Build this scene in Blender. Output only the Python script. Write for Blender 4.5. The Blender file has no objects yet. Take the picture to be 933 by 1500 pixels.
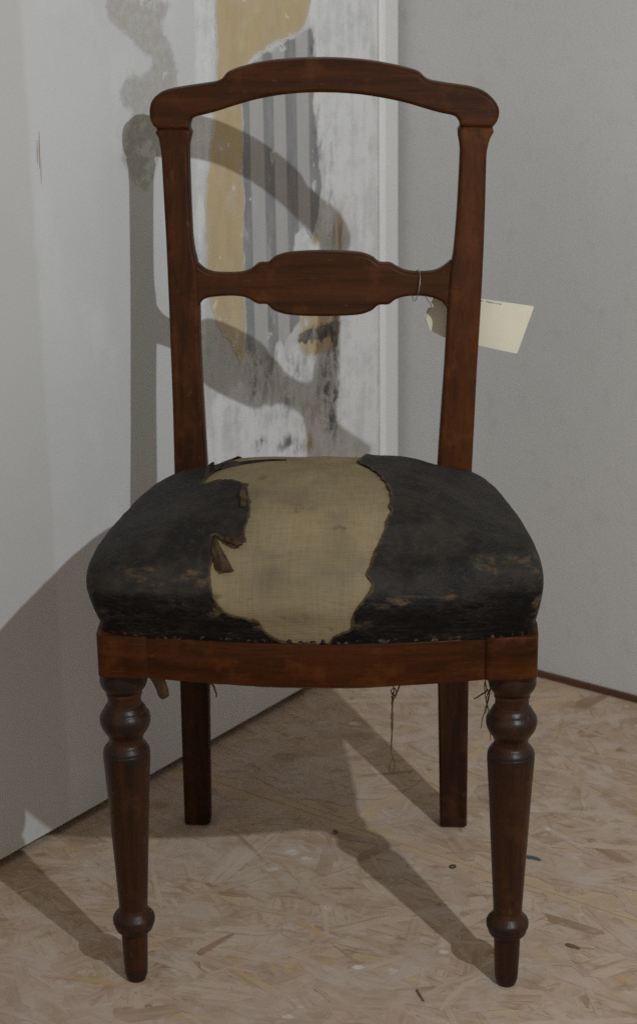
import bpy, math, random
import numpy as np
from mathutils import Matrix, Vector

S = bpy.context.scene
C = S.collection
random.seed(7)
rng = np.random.default_rng(11)

# ---------------------------------------------------------------- camera, light, exposure
CAM_H = 1.0734
PITCH, ROLL = math.radians(18.5), math.radians(-0.8)
FPX, CX, CY = 2700.0, 466.5, 750.0            # focal length and centre in pixels of the 933x1500 photograph

def cam_axes():
    cp, sp = math.cos(PITCH), math.sin(PITCH)
    w = np.array([0, cp, -sp]); u = np.array([0, sp, cp]); r = np.array([1.0, 0, 0])
    c, s = math.cos(ROLL), math.sin(ROLL)
    return c*r + s*u, -s*r + c*u, w
R_, U_, W_ = cam_axes()
cam = bpy.data.cameras.new('camera')
camo = bpy.data.objects.new('camera', cam); C.objects.link(camo)
m = Matrix.Identity(4)
for i in range(3):
    m[i][0], m[i][1], m[i][2] = R_[i], U_[i], -W_[i]
m[2][3] = CAM_H
camo.matrix_world = m
cam.sensor_fit = 'VERTICAL'; cam.sensor_height = 36.0; cam.lens = FPX/1500*36.0
cam.clip_start = 0.02; cam.clip_end = 60
cam.dof.use_dof = True; cam.dof.focus_distance = 1.85; cam.dof.aperture_fstop = 9.0
S.camera = camo

LIGHT = (0.91, 0.115, 1.84)
lamp = bpy.data.lights.new('lamp', 'SPOT')
lamp.energy = 128.0; lamp.color = (0.86, 0.93, 1.0); lamp.shadow_soft_size = 0.016
lamp.spot_size = math.radians(90); lamp.spot_blend = 1.0
lo = bpy.data.objects.new('lamp', lamp); lo.location = LIGHT; C.objects.link(lo)
lo.rotation_euler = (Vector((0.42, 2.42, 0.55))-Vector(LIGHT)).to_track_quat('-Z', 'Y').to_euler()

wd = bpy.data.worlds.new('World'); S.world = wd; wd.use_nodes = True
bg = wd.node_tree.nodes['Background']
bg.inputs[0].default_value = (1.0, 0.92, 0.82, 1); bg.inputs[1].default_value = 0.53
S.view_settings.view_transform = 'Standard'; S.view_settings.look = 'None'
S.view_settings.exposure = 0.0; S.view_settings.gamma = 1.0; S.view_settings.use_curve_mapping = False
S.cycles.max_bounces = 6; S.cycles.diffuse_bounces = 3; S.cycles.glossy_bounces = 3
S.cycles.use_denoising = False

# ---------------------------------------------------------------- small maths
EYE = np.array([0, 0, CAM_H])
def ray(x, y):
    return (x-CX)*R_ - (y-CY)*U_ + FPX*W_
def proj(P):
    q = np.asarray(P, float) - EYE
    d = q @ W_
    return CX + FPX*(q @ R_)/d, CY - FPX*(q @ U_)/d
def on_floor(x, y, z=0.0):
    d = ray(x, y); return EYE + d*((z-CAM_H)/d[2])
ORG = np.array([-0.003, 1.668, 0.0]); YAW = math.radians(-2.7)
RZ = np.array([[math.cos(YAW), -math.sin(YAW), 0], [math.sin(YAW), math.cos(YAW), 0], [0, 0, 1]])
def to_world(P): return np.asarray(P) @ RZ.T + ORG
def to_local(P): return (np.asarray(P) - ORG) @ RZ
def at_y(x, y, Y):                       # chair-local point where a sight line meets local plane y = Y
    d = ray(x, y) @ RZ; o = (EYE-ORG) @ RZ
    return o + d*((Y-o[1])/d[1])
LEAN = 0.15
def back_y(z): return 0.320 + LEAN*max(0.0, z-0.45)
def at_back(x, y, off=0.0):              # chair-local point on the leaning front plane of the chair back
    d = ray(x, y) @ RZ; o = (EYE-ORG) @ RZ
    t = (0.320 + off + LEAN*(o[2]-0.45) - o[1])/(d[1]-LEAN*d[2])
    return o + d*t

def _h(ix, iy, seed):
    n = (ix*374761393 + iy*668265263 + seed*974634777) & 0xffffffff
    n = ((n ^ (n >> 13))*1274126177) & 0xffffffff
    return ((n ^ (n >> 16)) & 0xffff)/65535.0
def vnoise(x, y, seed=0):
    x = np.asarray(x, float); y = np.asarray(y, float)
    ix = np.floor(x).astype(np.int64); iy = np.floor(y).astype(np.int64)
    fx = x-ix; fy = y-iy
    fx = fx*fx*(3-2*fx); fy = fy*fy*(3-2*fy)
    a = _h(ix, iy, seed); b = _h(ix+1, iy, seed); c = _h(ix, iy+1, seed); d = _h(ix+1, iy+1, seed)
    return (a*(1-fx)+b*fx)*(1-fy) + (c*(1-fx)+d*fx)*fy
def fbm(x, y, seed=0, o=4):
    s = 0; a = 0.5
    for k in range(o):
        s = s + a*(vnoise(x*2**k, y*2**k, seed+k)-0.5); a *= 0.55
    return s
def sdf(P, poly):                        # signed distance to a polygon, positive inside
    P = np.asarray(P, float); V = np.asarray(poly, float)
    d = np.full(len(P), 1e9); ins = np.zeros(len(P), bool)
    for i in range(len(V)):
        a = V[i]; b = V[(i+1) % len(V)]
        e = b-a; w = P-a
        t = np.clip((w@e)/max(e@e, 1e-12), 0, 1)
        q = w-np.outer(t, e)
        d = np.minimum(d, (q**2).sum(1))
        c = ((a[1] > P[:, 1]) != (b[1] > P[:, 1])) & (P[:, 0] < (b[0]-a[0])*(P[:, 1]-a[1])/((b[1]-a[1]) or 1e-12)+a[0])
        ins ^= c
    return np.sqrt(d)*np.where(ins, 1, -1)
def spline(pts, step, closed=False):
    P = np.asarray(pts, float); n = len(P); out = []
    rngi = range(n if closed else n-1)
    for i in rngi:
        g = (lambda k: P[k % n]) if closed else (lambda k: P[min(max(k, 0), n-1)])
        a, b, d, e = g(i-1), g(i), g(i+1), g(i+2)
        L = np.linalg.norm(d-b); k = max(1, int(round(L/step)))
        for j in range(k):
            f = j/k
            out.append(.5*((2*b)+(d-a)*f+(2*a-5*b+4*d-e)*f*f+(-a+3*b-3*d+e)*f**3))
    if not closed: out.append(P[-1])
    return np.array(out)

# ---------------------------------------------------------------- objects
def mesh_obj(name, V, F, mats, parent=None, smooth=True, sharp=None, midx=None, attrs=None):
    me = bpy.data.meshes.new(name)
    me.from_pydata([tuple(map(float, v)) for v in V], [], [tuple(int(i) for i in f) for f in F])
    for mt in (mats if isinstance(mats, (list, tuple)) else [mats]): me.materials.append(mt)
    if smooth: me.shade_smooth()
    if sharp is not None: me.set_sharp_from_angle(angle=math.radians(sharp))
    if midx is not None: me.polygons.foreach_set('material_index', np.asarray(midx, np.int32))
    for k, v in (attrs or {}).items():
        a = me.attributes.new(k, 'FLOAT', 'POINT'); a.data.foreach_set('value', np.asarray(v, np.float32))
    me.update()
    o = bpy.data.objects.new(name, me); C.objects.link(o)
    if parent: o.parent = parent
    return o
def tag(o, label=None, cat=None, group=None, kind=None):
    for k, v in (('label', label), ('category', cat), ('group', group), ('kind', kind)):
        if v: o[k] = v
    return o
def empty(name, loc, rz=0):
    o = bpy.data.objects.new(name, None); C.objects.link(o)
    o.location = loc; o.rotation_euler = (0, 0, rz); o.empty_display_size = 0.05
    return o
def prism(out, depth_of, T, b=0.003):
    """closed outline (x,z), front at depth_of(x,z), thickness T towards +y, edges rounded by b"""
    P = np.asarray(out, float); n = len(P)
    ar = 0.5*np.sum(P[:, 0]*np.roll(P[:, 1], -1)-np.roll(P[:, 0], -1)*P[:, 1])
    if ar < 0: P = P[::-1]
    t1 = np.roll(P, -1, 0)-P; t0 = P-np.roll(P, 1, 0)
    t1 /= np.linalg.norm(t1, axis=1)[:, None]+1e-12; t0 /= np.linalg.norm(t0, axis=1)[:, None]+1e-12
    nn = np.c_[-(t0+t1)[:, 1], (t0+t1)[:, 0]]; nn /= np.linalg.norm(nn, axis=1)[:, None]+1e-12   # inward
    rings = [(b, 0), (b*.55, b*.12), (b*.12, b*.55), (0, b), (0, T-b), (b*.12, T-b*.55), (b*.55, T-b*.12), (b, T)]
    V = []; F = []
    for off, dep in rings:
        Q = P+nn*off
        for x, z in Q: V.append((x, depth_of(x, z)+dep, z))
    for k in range(len(rings)-1):
        for i in range(n):
            j = (i+1) % n
            F.append((k*n+i, k*n+j, (k+1)*n+j, (k+1)*n+i))
    from mathutils.geometry import tessellate_polygon
    Q = P+nn*b
    tris = tessellate_polygon([[Vector((q[0], q[1], 0)) for q in Q]])
    o = (len(rings)-1)*n
    for t in tris:
        a_, b_, c_ = t
        ccw = (Q[b_][0]-Q[a_][0])*(Q[c_][1]-Q[a_][1])-(Q[c_][0]-Q[a_][0])*(Q[b_][1]-Q[a_][1]) > 0
        if not ccw: b_, c_ = c_, b_
        F.append((a_, b_, c_)); F.append((o+a_, o+c_, o+b_))
    return V, F
def box(x0, x1, y0, y1, z0, z1, b=0.0015):
    V, F = prism([(x0+0, z0), (x1, z0), (x1, z1), (x0, z1)], lambda x, z: y0, y1-y0, b)
    return V, F
def lathe(prof, seg=56, cap=True):
    V = []; F = []; n = len(prof)
    for r, z in prof:
        for k in range(seg):
            a = 2*math.pi*k/seg; V.append((r*math.cos(a), r*math.sin(a), z))
    for i in range(n-1):
        for k in range(seg):
            j = (k+1) % seg
            F.append((i*seg+k, (i+1)*seg+k, (i+1)*seg+j, i*seg+j))
    if cap:
        F.append(tuple(range(seg))); F.append(tuple(range((n-1)*seg, n*seg))[::-1])
    return V, F
def tube(pts, r, seg=6, taper=1.0):
    P = np.asarray(pts, float); V = []; F = []; n = len(P)
    up = np.array([0.3, 0.2, 0.9])
    for i in range(n):
        t = P[min(i+1, n-1)]-P[max(i-1, 0)]; t /= np.linalg.norm(t)+1e-12
        a = np.cross(t, up); a /= np.linalg.norm(a)+1e-9; b = np.cross(t, a)
        rr = r*(1+(taper-1)*i/max(1, n-1))
        for k in range(seg):
            an = 2*math.pi*k/seg; V.append(P[i]+rr*(math.cos(an)*a+math.sin(an)*b))
    for i in range(n-1):
        for k in range(seg):
            j = (k+1) % seg
            F.append((i*seg+k, i*seg+j, (i+1)*seg+j, (i+1)*seg+k))
    F.append(tuple(range(seg))[::-1]); F.append(tuple(range((n-1)*seg, n*seg)))
    return V, F
def join(parts):
    V = []; F = []
    for v, f in parts:
        o = len(V); V += [tuple(q) for q in v]; F += [tuple(i+o for i in g) for g in f]
    return V, F
def clip_grid(pos, val, wrap=False, extra=None):
    """keep the part of a structured grid where val>0; returns V, F, extras, boundary edges (cut edges)"""
    ni, nj = val.shape; V = []; X = []; idx = {}; F = []; cut = []
    def vert(i, j):
        k = (i, j)
        if k not in idx:
            idx[k] = len(V); V.append(pos[i, j]); X.append([e[i, j] for e in extra] if extra else [])
        return idx[k]
    def cross(a, b):
        k = (min(a, b), max(a, b))
        if k not in idx:
            a, b = k
            t = val[a]/(val[a]-val[b]); t = min(max(t, .02), .98)
            idx[k] = len(V); V.append(pos[a]*(1-t)+pos[b]*t)
            X.append([e[a]*(1-t)+e[b]*t for e in extra] if extra else [])
        return idx[k]
    for i in range(ni-1):
        for j in range(nj if wrap else nj-1):
            q = [(i, j), (i, (j+1) % nj), (i+1, (j+1) % nj), (i+1, j)]
            s = [val[c] > 0 for c in q]
            if not any(s): continue
            if all(s): F.append([vert(*c) for c in q]); continue
            f = []; tagx = []
            for k in range(4):
                a, b = q[k], q[(k+1) % 4]
                if s[k]: f.append(vert(*a)); tagx.append(0)
                if s[k] != s[(k+1) % 4]: f.append(cross(a, b)); tagx.append(1)
            g = [f[0]]; h = [tagx[0]]
            for a, b in zip(f[1:], tagx[1:]):
                if a != g[-1]: g.append(a); h.append(b)
            if len(set(g)) < 3: continue
            F.append(g)
            for k in range(len(g)):
                if h[k] and h[(k+1) % len(g)]: cut.append((g[k], g[(k+1) % len(g)]))
    return np.array(V), F, np.array(X), cut

# ---------------------------------------------------------------- materials
class Mat:
    def __init__(s, name, rough=0.6, spec=0.4):
        s.m = bpy.data.materials.new(name); s.m.use_nodes = True
        s.t = s.m.node_tree; s.n = s.t.nodes; s.l = s.t.links
        s.b = s.n['Principled BSDF']; s.b.inputs['Roughness'].default_value = rough
        s.b.inputs['Specular IOR Level'].default_value = spec
        s.tc = s.n.new('ShaderNodeTexCoord')
    def put(s, sock, v):
        if isinstance(v, bpy.types.NodeSocket): s.l.new(v, sock)
        elif isinstance(v, (tuple, list)):
            sock.default_value = tuple(v)+(1,) if (len(v) == 3 and len(sock.default_value) == 4) else tuple(v)
        else: sock.default_value = v
    def math(s, op, a, b=0.0, c=None, clamp=False):
        n = s.n.new('ShaderNodeMath'); n.operation = op; n.use_clamp = clamp
        s.put(n.inputs[0], a); s.put(n.inputs[1], b)
        if c is not None: s.put(n.inputs[2], c)
        return n.outputs[0]
    def coord(s, scale=(1, 1, 1), rot=(0, 0, 0), src='Object', loc=(0, 0, 0)):
        n = s.n.new('ShaderNodeMapping'); s.l.new(s.tc.outputs[src], n.inputs['Vector'])
        n.inputs['Scale'].default_value = scale; n.inputs['Rotation'].default_value = rot; n.inputs['Location'].default_value = loc
        return n.outputs[0]
    def noise(s, vec, scale, detail=4, rough=0.55, dist=0.0, out='Fac'):
        n = s.n.new('ShaderNodeTexNoise'); s.l.new(vec, n.inputs['Vector'])
        n.inputs['Scale'].default_value = scale; n.inputs['Detail'].default_value = detail
        n.inputs['Roughness'].default_value = rough; n.inputs['Distortion'].default_value = dist
        return n.outputs[out]
    def ss(s, v, a, b):
        n = s.n.new('ShaderNodeMapRange'); n.interpolation_type = 'SMOOTHSTEP'
        s.put(n.inputs['Value'], v); s.put(n.inputs['From Min'], a); s.put(n.inputs['From Max'], b)
        return n.outputs[0]
    def mix(s, f, a, b, mode='MIX'):
        n = s.n.new('ShaderNodeMix'); n.data_type = 'RGBA'; n.blend_type = mode
        s.put(n.inputs[0], f); s.put(n.inputs[6], a); s.put(n.inputs[7], b)
        return n.outputs[2]
    def attr(s, name, out='Fac'):
        n = s.n.new('ShaderNodeAttribute'); n.attribute_name = name; return n.outputs[out]
    def xyz(s, vec=None):
        n = s.n.new('ShaderNodeSeparateXYZ'); s.l.new(vec if vec else s.tc.outputs['Object'], n.inputs[0]); return n.outputs
    def ramp(s, f, stops):
        n = s.n.new('ShaderNodeValToRGB'); s.l.new(f, n.inputs[0]); e = n.color_ramp.elements
        e[0].position, e[0].color = stops[0][0], tuple(stops[0][1])+(1,)
        e[1].position, e[1].color = stops[-1][0], tuple(stops[-1][1])+(1,)
        for p, c in stops[1:-1]:
            q = e.new(p); q.color = tuple(c)+(1,)
        return n.outputs[0]
    def color(s, v): s.put(s.b.inputs['Base Color'], v)
    def rough(s, v): s.put(s.b.inputs['Roughness'], v)
    def bump(s, h, strength=0.3, dist=0.001):
        n = s.n.new('ShaderNodeBump'); n.inputs['Strength'].default_value = strength; n.inputs['Distance'].default_value = dist
        s.l.new(h, n.inputs['Height']); s.l.new(n.outputs[0], s.b.inputs['Normal'])

def wood(name, axis, base=(0.043, 0.0130, 0.0034), dark=(0.019, 0.0065, 0.0024), warm=(0.068, 0.0208, 0.0046), rough=0.42, grime=0.4):
    M = Mat(name, rough, 0.10 if name != 'turned_mahogany' else 0.22)
    sc = {'x': (3, 60, 60), 'y': (60, 3, 60), 'z': (60, 60, 3)}[axis]
    sc2 = {'x': (14, 420, 420), 'y': (420, 14, 420), 'z': (420, 420, 14)}[axis]
    g = M.noise(M.coord(sc), 1.0, 5, 0.6, 0.6)
    f = M.noise(M.coord(sc2), 1.0, 3, 0.6)
    big = M.noise(M.coord(), 11, 4, 0.6)
    c = M.ramp(g, [(0.30, dark), (0.5, base), (0.72, warm)])
    c = M.mix(M.math('MULTIPLY', M.ss(f, 0.52, 0.68), 0.55), c, dark)
    c = M.mix(M.math('MULTIPLY', M.ss(big, 0.50, 0.72), grime), c, (dark[0]*1.1, dark[1]*1.2, dark[2]*1.5))
    if name == 'turned_mahogany':
        z_ = M.xyz()[2]; k_ = None
        for lo_, hi_ in ((0.333, 0.350), (0.292, 0.315), (0.258, 0.270), (0.062, 0.078), (-0.02, 0.016)):
            q_ = M.math('MULTIPLY', M.ss(z_, lo_-0.003, lo_+0.003), M.ss(z_, hi_+0.003, hi_-0.003)); k_ = q_ if k_ is None else M.math('MAXIMUM', k_, q_)
        c = M.mix(M.math('MULTIPLY', k_, M.math('ADD', 0.22, M.math('MULTIPLY', big, 0.6))), c, (0.012, 0.0095, 0.008))
    sp = M.noise(M.coord(), 130, 3, 0.7)
    c = M.mix(M.math('MULTIPLY', M.ss(sp, 0.66, 0.76), 0.35), c, (0.07, 0.045, 0.028))
    pat = M.noise(M.coord(loc=(2, 3, 1)), 26, 5, 0.65)
    c = M.mix(M.math('MULTIPLY', M.ss(pat, 0.52, 0.70), 0.45), c, tuple(q*1.55 for q in warm))
    nk = M.noise(M.coord({'x': (.5, 2, 2), 'y': (2, .5, 2), 'z': (2, 2, .5)}[axis], loc=(7, 7, 7)), 75, 3, 0.5)
    c = M.mix(M.math('MULTIPLY', M.ss(nk, 0.70, 0.74), 0.35), c, (0.085, 0.055, 0.034))
    gl = M.noise(M.coord(loc=(1, 4, 8)), 200, 4, 0.7)
    c = M.mix(M.math('MULTIPLY', M.ss(gl, 0.45, 0.75), 0.35), c, dark)
    M.color(c)
    M.rough(M.math('ADD', M.math('MULTIPLY', big, 0.28), rough-0.12))
    M.bump(M.math('ADD', M.math('ADD', f, M.math('MULTIPLY', g, 0.7)), M.math('MULTIPLY', nk, 0.8)), 0.28, 0.0010)
    return M.m
W_X = wood('mahogany_along_x', 'x'); W_Z = wood('mahogany_along_z', 'z')
W_Y = wood('mahogany_along_y', 'y')
W_POST = wood('reddish_mahogany_post', 'z', (0.060, 0.0176, 0.0040), (0.029, 0.0092, 0.0028), (0.088, 0.0262, 0.0056))
W_MID = wood('reddish_mahogany_rail', 'x', (0.045, 0.0140, 0.0038), (0.022, 0.0076, 0.0026), (0.066, 0.0205, 0.0050))
W_RAIL = wood('mahogany_seat_rail', 'x', (0.046, 0.0128, 0.0032), (0.020, 0.0061, 0.0022), (0.074, 0.0212, 0.0047), 0.38, 0.35)
W_LEG = wood('turned_mahogany', 'z', (0.034, 0.0118, 0.0043), (0.014, 0.0057, 0.0030), (0.049, 0.0172, 0.0058), 0.33, 0.5)
W_REAR = wood('dull_rear_wood', 'z', (0.030, 0.0115, 0.0056), (0.012, 0.0052, 0.003), (0.047, 0.018, 0.0085), 0.55, 0.5)

def leather():
    M = Mat('worn_black_leather', 0.55, 0.14)
    x, y, z = M.xyz()
    n1 = M.noise(M.coord(), 24, 5, 0.62); n2 = M.noise(M.coord((1, 1, 2.6)), 60, 5, 0.65); n3 = M.noise(M.coord(), 420, 3, 0.7)
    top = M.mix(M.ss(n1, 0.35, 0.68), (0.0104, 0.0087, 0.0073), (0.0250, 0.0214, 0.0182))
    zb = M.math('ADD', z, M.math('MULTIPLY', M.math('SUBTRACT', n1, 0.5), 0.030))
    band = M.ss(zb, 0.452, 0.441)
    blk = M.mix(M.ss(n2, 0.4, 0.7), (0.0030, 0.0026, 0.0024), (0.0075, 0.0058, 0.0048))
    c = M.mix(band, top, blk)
    # brown places where the grain of the leather is rubbed through
    st = M.noise(M.coord((1, 1, 2.2), loc=(3, 1, 0)), 38, 6, 0.7, 0.5)
    wv = M.math('MULTIPLY', M.attr('wear'), M.ss(st, 0.40, 0.62))
    c = M.mix(M.math('MULTIPLY', M.ss(wv, 0.10, 0.48), 0.92), c, M.mix(M.ss(n2, .4, .65), (0.022, 0.0155, 0.011), (0.092, 0.058, 0.031)))
    pl = M.math('MULTIPLY', M.ss(M.noise(M.coord((1, 1, 2), loc=(7, 2, 0)), 44, 6, 0.72), 0.52, 0.66), M.math('ADD', M.math('MULTIPLY', M.attr('wear'), 0.8), M.math('MULTIPLY', M.ss(zb, .462, .444), .12)))
    c = M.mix(M.math('MULTIPLY', pl, 0.6), c, (0.062, 0.054, 0.048))
    ed = M.ss(M.math('ADD', M.attr('torn'), M.math('MULTIPLY', M.math('SUBTRACT', n2, 0.5), 0.006)), 0.0032, 0.0008)
    c = M.mix(M.math('MULTIPLY', ed, 0.8), c, (0.075, 0.045, 0.022))
    cr = M.math('MULTIPLY', M.ss(z, 0.4035, 0.3990), M.ss(M.noise(M.coord(loc=(4, 4, 0)), 150, 4, 0.65), 0.55, 0.63))
    c = M.mix(M.math('MULTIPLY', cr, 0.65), c, (0.16, 0.125, 0.09))
    crs = M.noise(M.coord((0.5, 1, 3.0), loc=(2, 2, 9)), 52, 6, 0.7, 1.2)
    crk = M.math('MULTIPLY', M.ss(M.math('ABSOLUTE', M.math('SUBTRACT', crs, 0.5)), 0.022, 0.004), M.ss(n1, 0.42, 0.6))
    c = M.mix(M.math('MULTIPLY', crk, 0.45), c, (0.050, 0.036, 0.025))
    dst = M.noise(M.coord(loc=(5, 1, 2)), 130, 6, 0.75)
    c = M.mix(M.math('MULTIPLY', M.math('MULTIPLY', M.ss(dst, 0.50, 0.72), M.ss(zb, 0.436, 0.456)), 0.34), c, (0.058, 0.051, 0.045))
    lint = M.noise(M.coord(loc=(1, 9, 4)), 210, 2, 0.5)
    c = M.mix(M.math('MULTIPLY', M.ss(lint, 0.74, 0.80), 0.5), c, (0.12, 0.105, 0.09))
    M.color(c)
    M.rough(M.math('ADD', 0.42, M.math('MULTIPLY', n1, 0.30)))
    M.bump(M.math('ADD', M.math('MULTIPLY', n3, 0.6), M.math('MULTIPLY', n2, 1.2)), 0.6, 0.0024)
    return M.m
LEATHER = leather()
def leather_back():
    M = Mat('brown_leather_underside', 0.9, 0.15)
    n = M.noise(M.coord(), 60, 5, 0.6)
    M.color(M.mix(M.ss(n, 0.35, 0.7), (0.032, 0.021, 0.011), (0.070, 0.047, 0.025))); M.bump(n, 0.4, 0.001); return M.m
LEATHER_BACK = leather_back()
def canvas():
    M = Mat('exposed_canvas', 0.95, 0.1)
    wx = M.n.new('ShaderNodeTexWave'); wx.bands_direction = 'X'; wx.inputs['Scale'].default_value = 190; wx.inputs['Distortion'].default_value = 1.5
    wy = M.n.new('ShaderNodeTexWave'); wy.bands_direction = 'Y'; wy.inputs['Scale'].default_value = 190; wy.inputs['Distortion'].default_value = 1.5
    wz = M.n.new('ShaderNodeTexWave'); wz.bands_direction = 'Z'; wz.inputs['Scale'].default_value = 190; wz.inputs['Distortion'].default_value = 1.5
    for w in (wx, wy, wz): M.l.new(M.tc.outputs['Object'], w.inputs['Vector'])
    weave = M.math('ADD', wx.outputs['Fac'], M.math('ADD', wy.outputs['Fac'], wz.outputs['Fac']))
    n1 = M.noise(M.coord(), 9, 4, 0.6); n2 = M.noise(M.coord((1, 1, 1), loc=(3, 0, 0)), 22, 4, 0.6)
    n3 = M.noise(M.coord((0.6, 9, 9)), 60, 4, 0.65); n4 = M.noise(M.coord((9, 0.6, 0.6)), 60, 4, 0.65)
    c = M.mix(M.ss(n1, 0.35, 0.7), (0.235, 0.183, 0.106), (0.198, 0.152, 0.084))
    c = M.mix(M.math('MULTIPLY', M.ss(n2, 0.50, 0.70), 0.42), c, (0.118, 0.106, 0.075))
    c = M.mix(M.math('MULTIPLY', M.ss(M.math('ADD', n3, n4), 0.88, 1.25), 0.36), c, (0.115, 0.086, 0.043))
    st = M.noise(M.coord((1.6, 1, 3), loc=(8, 3, 5)), 17, 4, 0.6)
    c = M.mix(M.math('MULTIPLY', M.ss(st, 0.66, 0.73), 0.55), c, (0.075, 0.052, 0.026))
    g = M.attr('stain')
    c = M.mix(M.math('MULTIPLY', g, M.math('ADD', 0.12, n2)), c, (0.078, 0.074, 0.055))
    M.color(c); M.bump(M.math('ADD', weave, M.math('MULTIPLY', M.math('ADD', n3, n4), 0.9)), 0.35, 0.0005); return M.m
CANVAS = canvas()
def plain(name, col, rough=0.8, spec=0.3, var=0.25, scale=60, metal=0.0, bump=0.2):
    M = Mat(name, rough, spec); n = M.noise(M.coord(), scale, 5, 0.6)
    M.color(M.mix(n, tuple(c*(1-var) for c in col), tuple(c*(1+var) for c in col)))
    M.b.inputs['Metallic'].default_value = metal
    if bump: M.bump(n, bump, 0.0008)
    return M.m
THREAD = plain('old_brown_thread', (0.10, 0.062, 0.030), 0.9)
STRAW = plain('dry_straw_fibre', (0.13, 0.085, 0.035), 0.9)
SCRAP = plain('brown_lining_cloth', (0.17, 0.12, 0.08), 0.95, 0.1, 0.35)
PAPER = plain('cream_card', (0.66, 0.62, 0.485), 0.8, 0.2, 0.06, 30, 0, 0.05)
WIRE = plain('thin_grey_wire', (0.30, 0.29, 0.27), 0.4, 0.5, 0.1, 60, 0.6)
INK = plain('grey_pencil_ink', (0.10, 0.10, 0.12), 0.7)
IRON = plain('dark_rusty_iron', (0.05, 0.038, 0.030), 0.6, 0.4)
GAPDARK = plain('dark_gap_backing', (0.045, 0.030, 0.022), 0.9)
SKIRT = plain('red_brown_batten', (0.085, 0.038, 0.020), 0.6, 0.3, 0.4, 25)

# ---------------------------------------------------------------- left wall (a plastered partition with paper remnants)
COR = on_floor(580, 940); FA = on_floor(0, 1275); FB = on_floor(470, 1005)
COR[2] = 0
dv = (FA-FB)[:2]; dv /= np.linalg.norm(dv)
COR2 = FB[:2] - dv*np.dot(FB[:2]-COR[:2], dv)      # corner on the wall's floor line
ANG = math.atan2(dv[1], dv[0])
# wall-local axes: x = u (away from the corner), y = outwards (into the room is -y), z = up
def wall_uz(x, y):
    nrm = np.array([-dv[1], dv[0], 0.0])
    d = ray(x, y); P = EYE + d*((np.array([*COR2, 0])-EYE) @ nrm/(d @ nrm))
    return np.array([(P[:2]-COR2) @ dv, P[2]])
u0 = wall_uz(580, 300)[0]
left_wall = empty('left_wall', (COR2[0], COR2[1], 0), ANG)
# the room lies on +y side of wall-local axes when (-dv.y, dv.x) points to the camera
SIDE = 1.0 if np.dot(np.array([-dv[1], dv[0]]), -COR2) > 0 else -1.0
def wpoly(px, jitter=0): return np.array([wall_uz(*q) for q in px])

BEIGE = wpoly([(152, -12), (160, 25), (175, 45), (195, 62), (200, 78), (222, 86), (217, 100), (205, 114), (196, 108), (182, 118), (174, 140), (181, 156), (196, 166), (192, 182), (184, 196), (182, 215), (180, 240), (190, 258), (214, 284), (224, 262), (232, 235), (246, 200), (257, 165), (258, 100), (250, 62), (238, 40), (247, 10), (240, -12)])
LIGHTP = [wpoly(q) for q in (
    [(290, -12), (316, -12), (316, 100), (312, 170), (303, 250), (300, 330), (300, 470), (296, 560), (285, 560), (285, 170)],
    [(446, -12), (556, -12), (556, 690), (500, 690), (497, 600), (497, 470), (500, 380), (470, 340), (478, 250), (462, 160), (456, 60)],
    [(305, 590), (350, 560), (395, 585), (425, 600), (470, 590), (500, 640), (540, 720), (290, 720)],
    [(396, 500), (420, 515), (450, 505), (470, 500), (462, 540), (440, 562), (420, 555)],
    [(424, 345), (445, 320), (462, 335), (470, 372), (430, 378)])]
OCHRE = wpoly([(315, -12), (314, 50), (317, 100), (313, 140), (312, 168), (310, 205), (305, 240), (300, 300), (302, 330), (300, 400), (306, 440), (316, 470), (330, 495), (352, 540), (360, 520), (360, 90), (380, 76), (395, 68), (412, 60), (428, 50), (442, 41), (448, 26), (455, 10), (457, -12)])
STRIPE = wpoly([(352, 100), (366, 92), (384, 76), (398, 70), (414, 62), (430, 52), (444, 44), (456, 36), (460, 60), (452, 95), (458, 140), (464, 200), (470, 270), (466, 320), (456, 352), (448, 330), (432, 345), (428, 380), (434, 430), (440, 470), (428, 500), (412, 505), (402, 540), (388, 560), (372, 530), (358, 520)])
OCHRE2 = wpoly([(438, 455), (496, 455), (494, 510), (478, 514), (462, 521), (446, 519), (439, 508), (441, 488)])
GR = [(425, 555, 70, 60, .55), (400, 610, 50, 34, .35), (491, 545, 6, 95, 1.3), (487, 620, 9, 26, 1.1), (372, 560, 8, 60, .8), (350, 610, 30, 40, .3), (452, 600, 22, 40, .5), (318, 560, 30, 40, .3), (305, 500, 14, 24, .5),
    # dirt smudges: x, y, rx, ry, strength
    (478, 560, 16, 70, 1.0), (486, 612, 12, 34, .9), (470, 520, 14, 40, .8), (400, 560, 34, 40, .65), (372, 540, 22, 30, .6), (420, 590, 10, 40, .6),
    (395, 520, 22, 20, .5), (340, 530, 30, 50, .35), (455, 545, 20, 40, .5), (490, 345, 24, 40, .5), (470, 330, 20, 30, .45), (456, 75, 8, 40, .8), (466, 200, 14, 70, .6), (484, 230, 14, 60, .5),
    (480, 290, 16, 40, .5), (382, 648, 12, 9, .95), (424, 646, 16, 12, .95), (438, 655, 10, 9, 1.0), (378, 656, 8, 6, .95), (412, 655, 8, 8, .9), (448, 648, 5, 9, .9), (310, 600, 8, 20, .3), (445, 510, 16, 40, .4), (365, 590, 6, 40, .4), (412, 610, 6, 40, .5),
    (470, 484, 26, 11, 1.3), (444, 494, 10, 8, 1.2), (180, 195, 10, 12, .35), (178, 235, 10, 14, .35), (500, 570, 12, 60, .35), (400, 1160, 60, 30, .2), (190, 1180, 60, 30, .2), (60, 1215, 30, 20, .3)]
GRu = []
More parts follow.
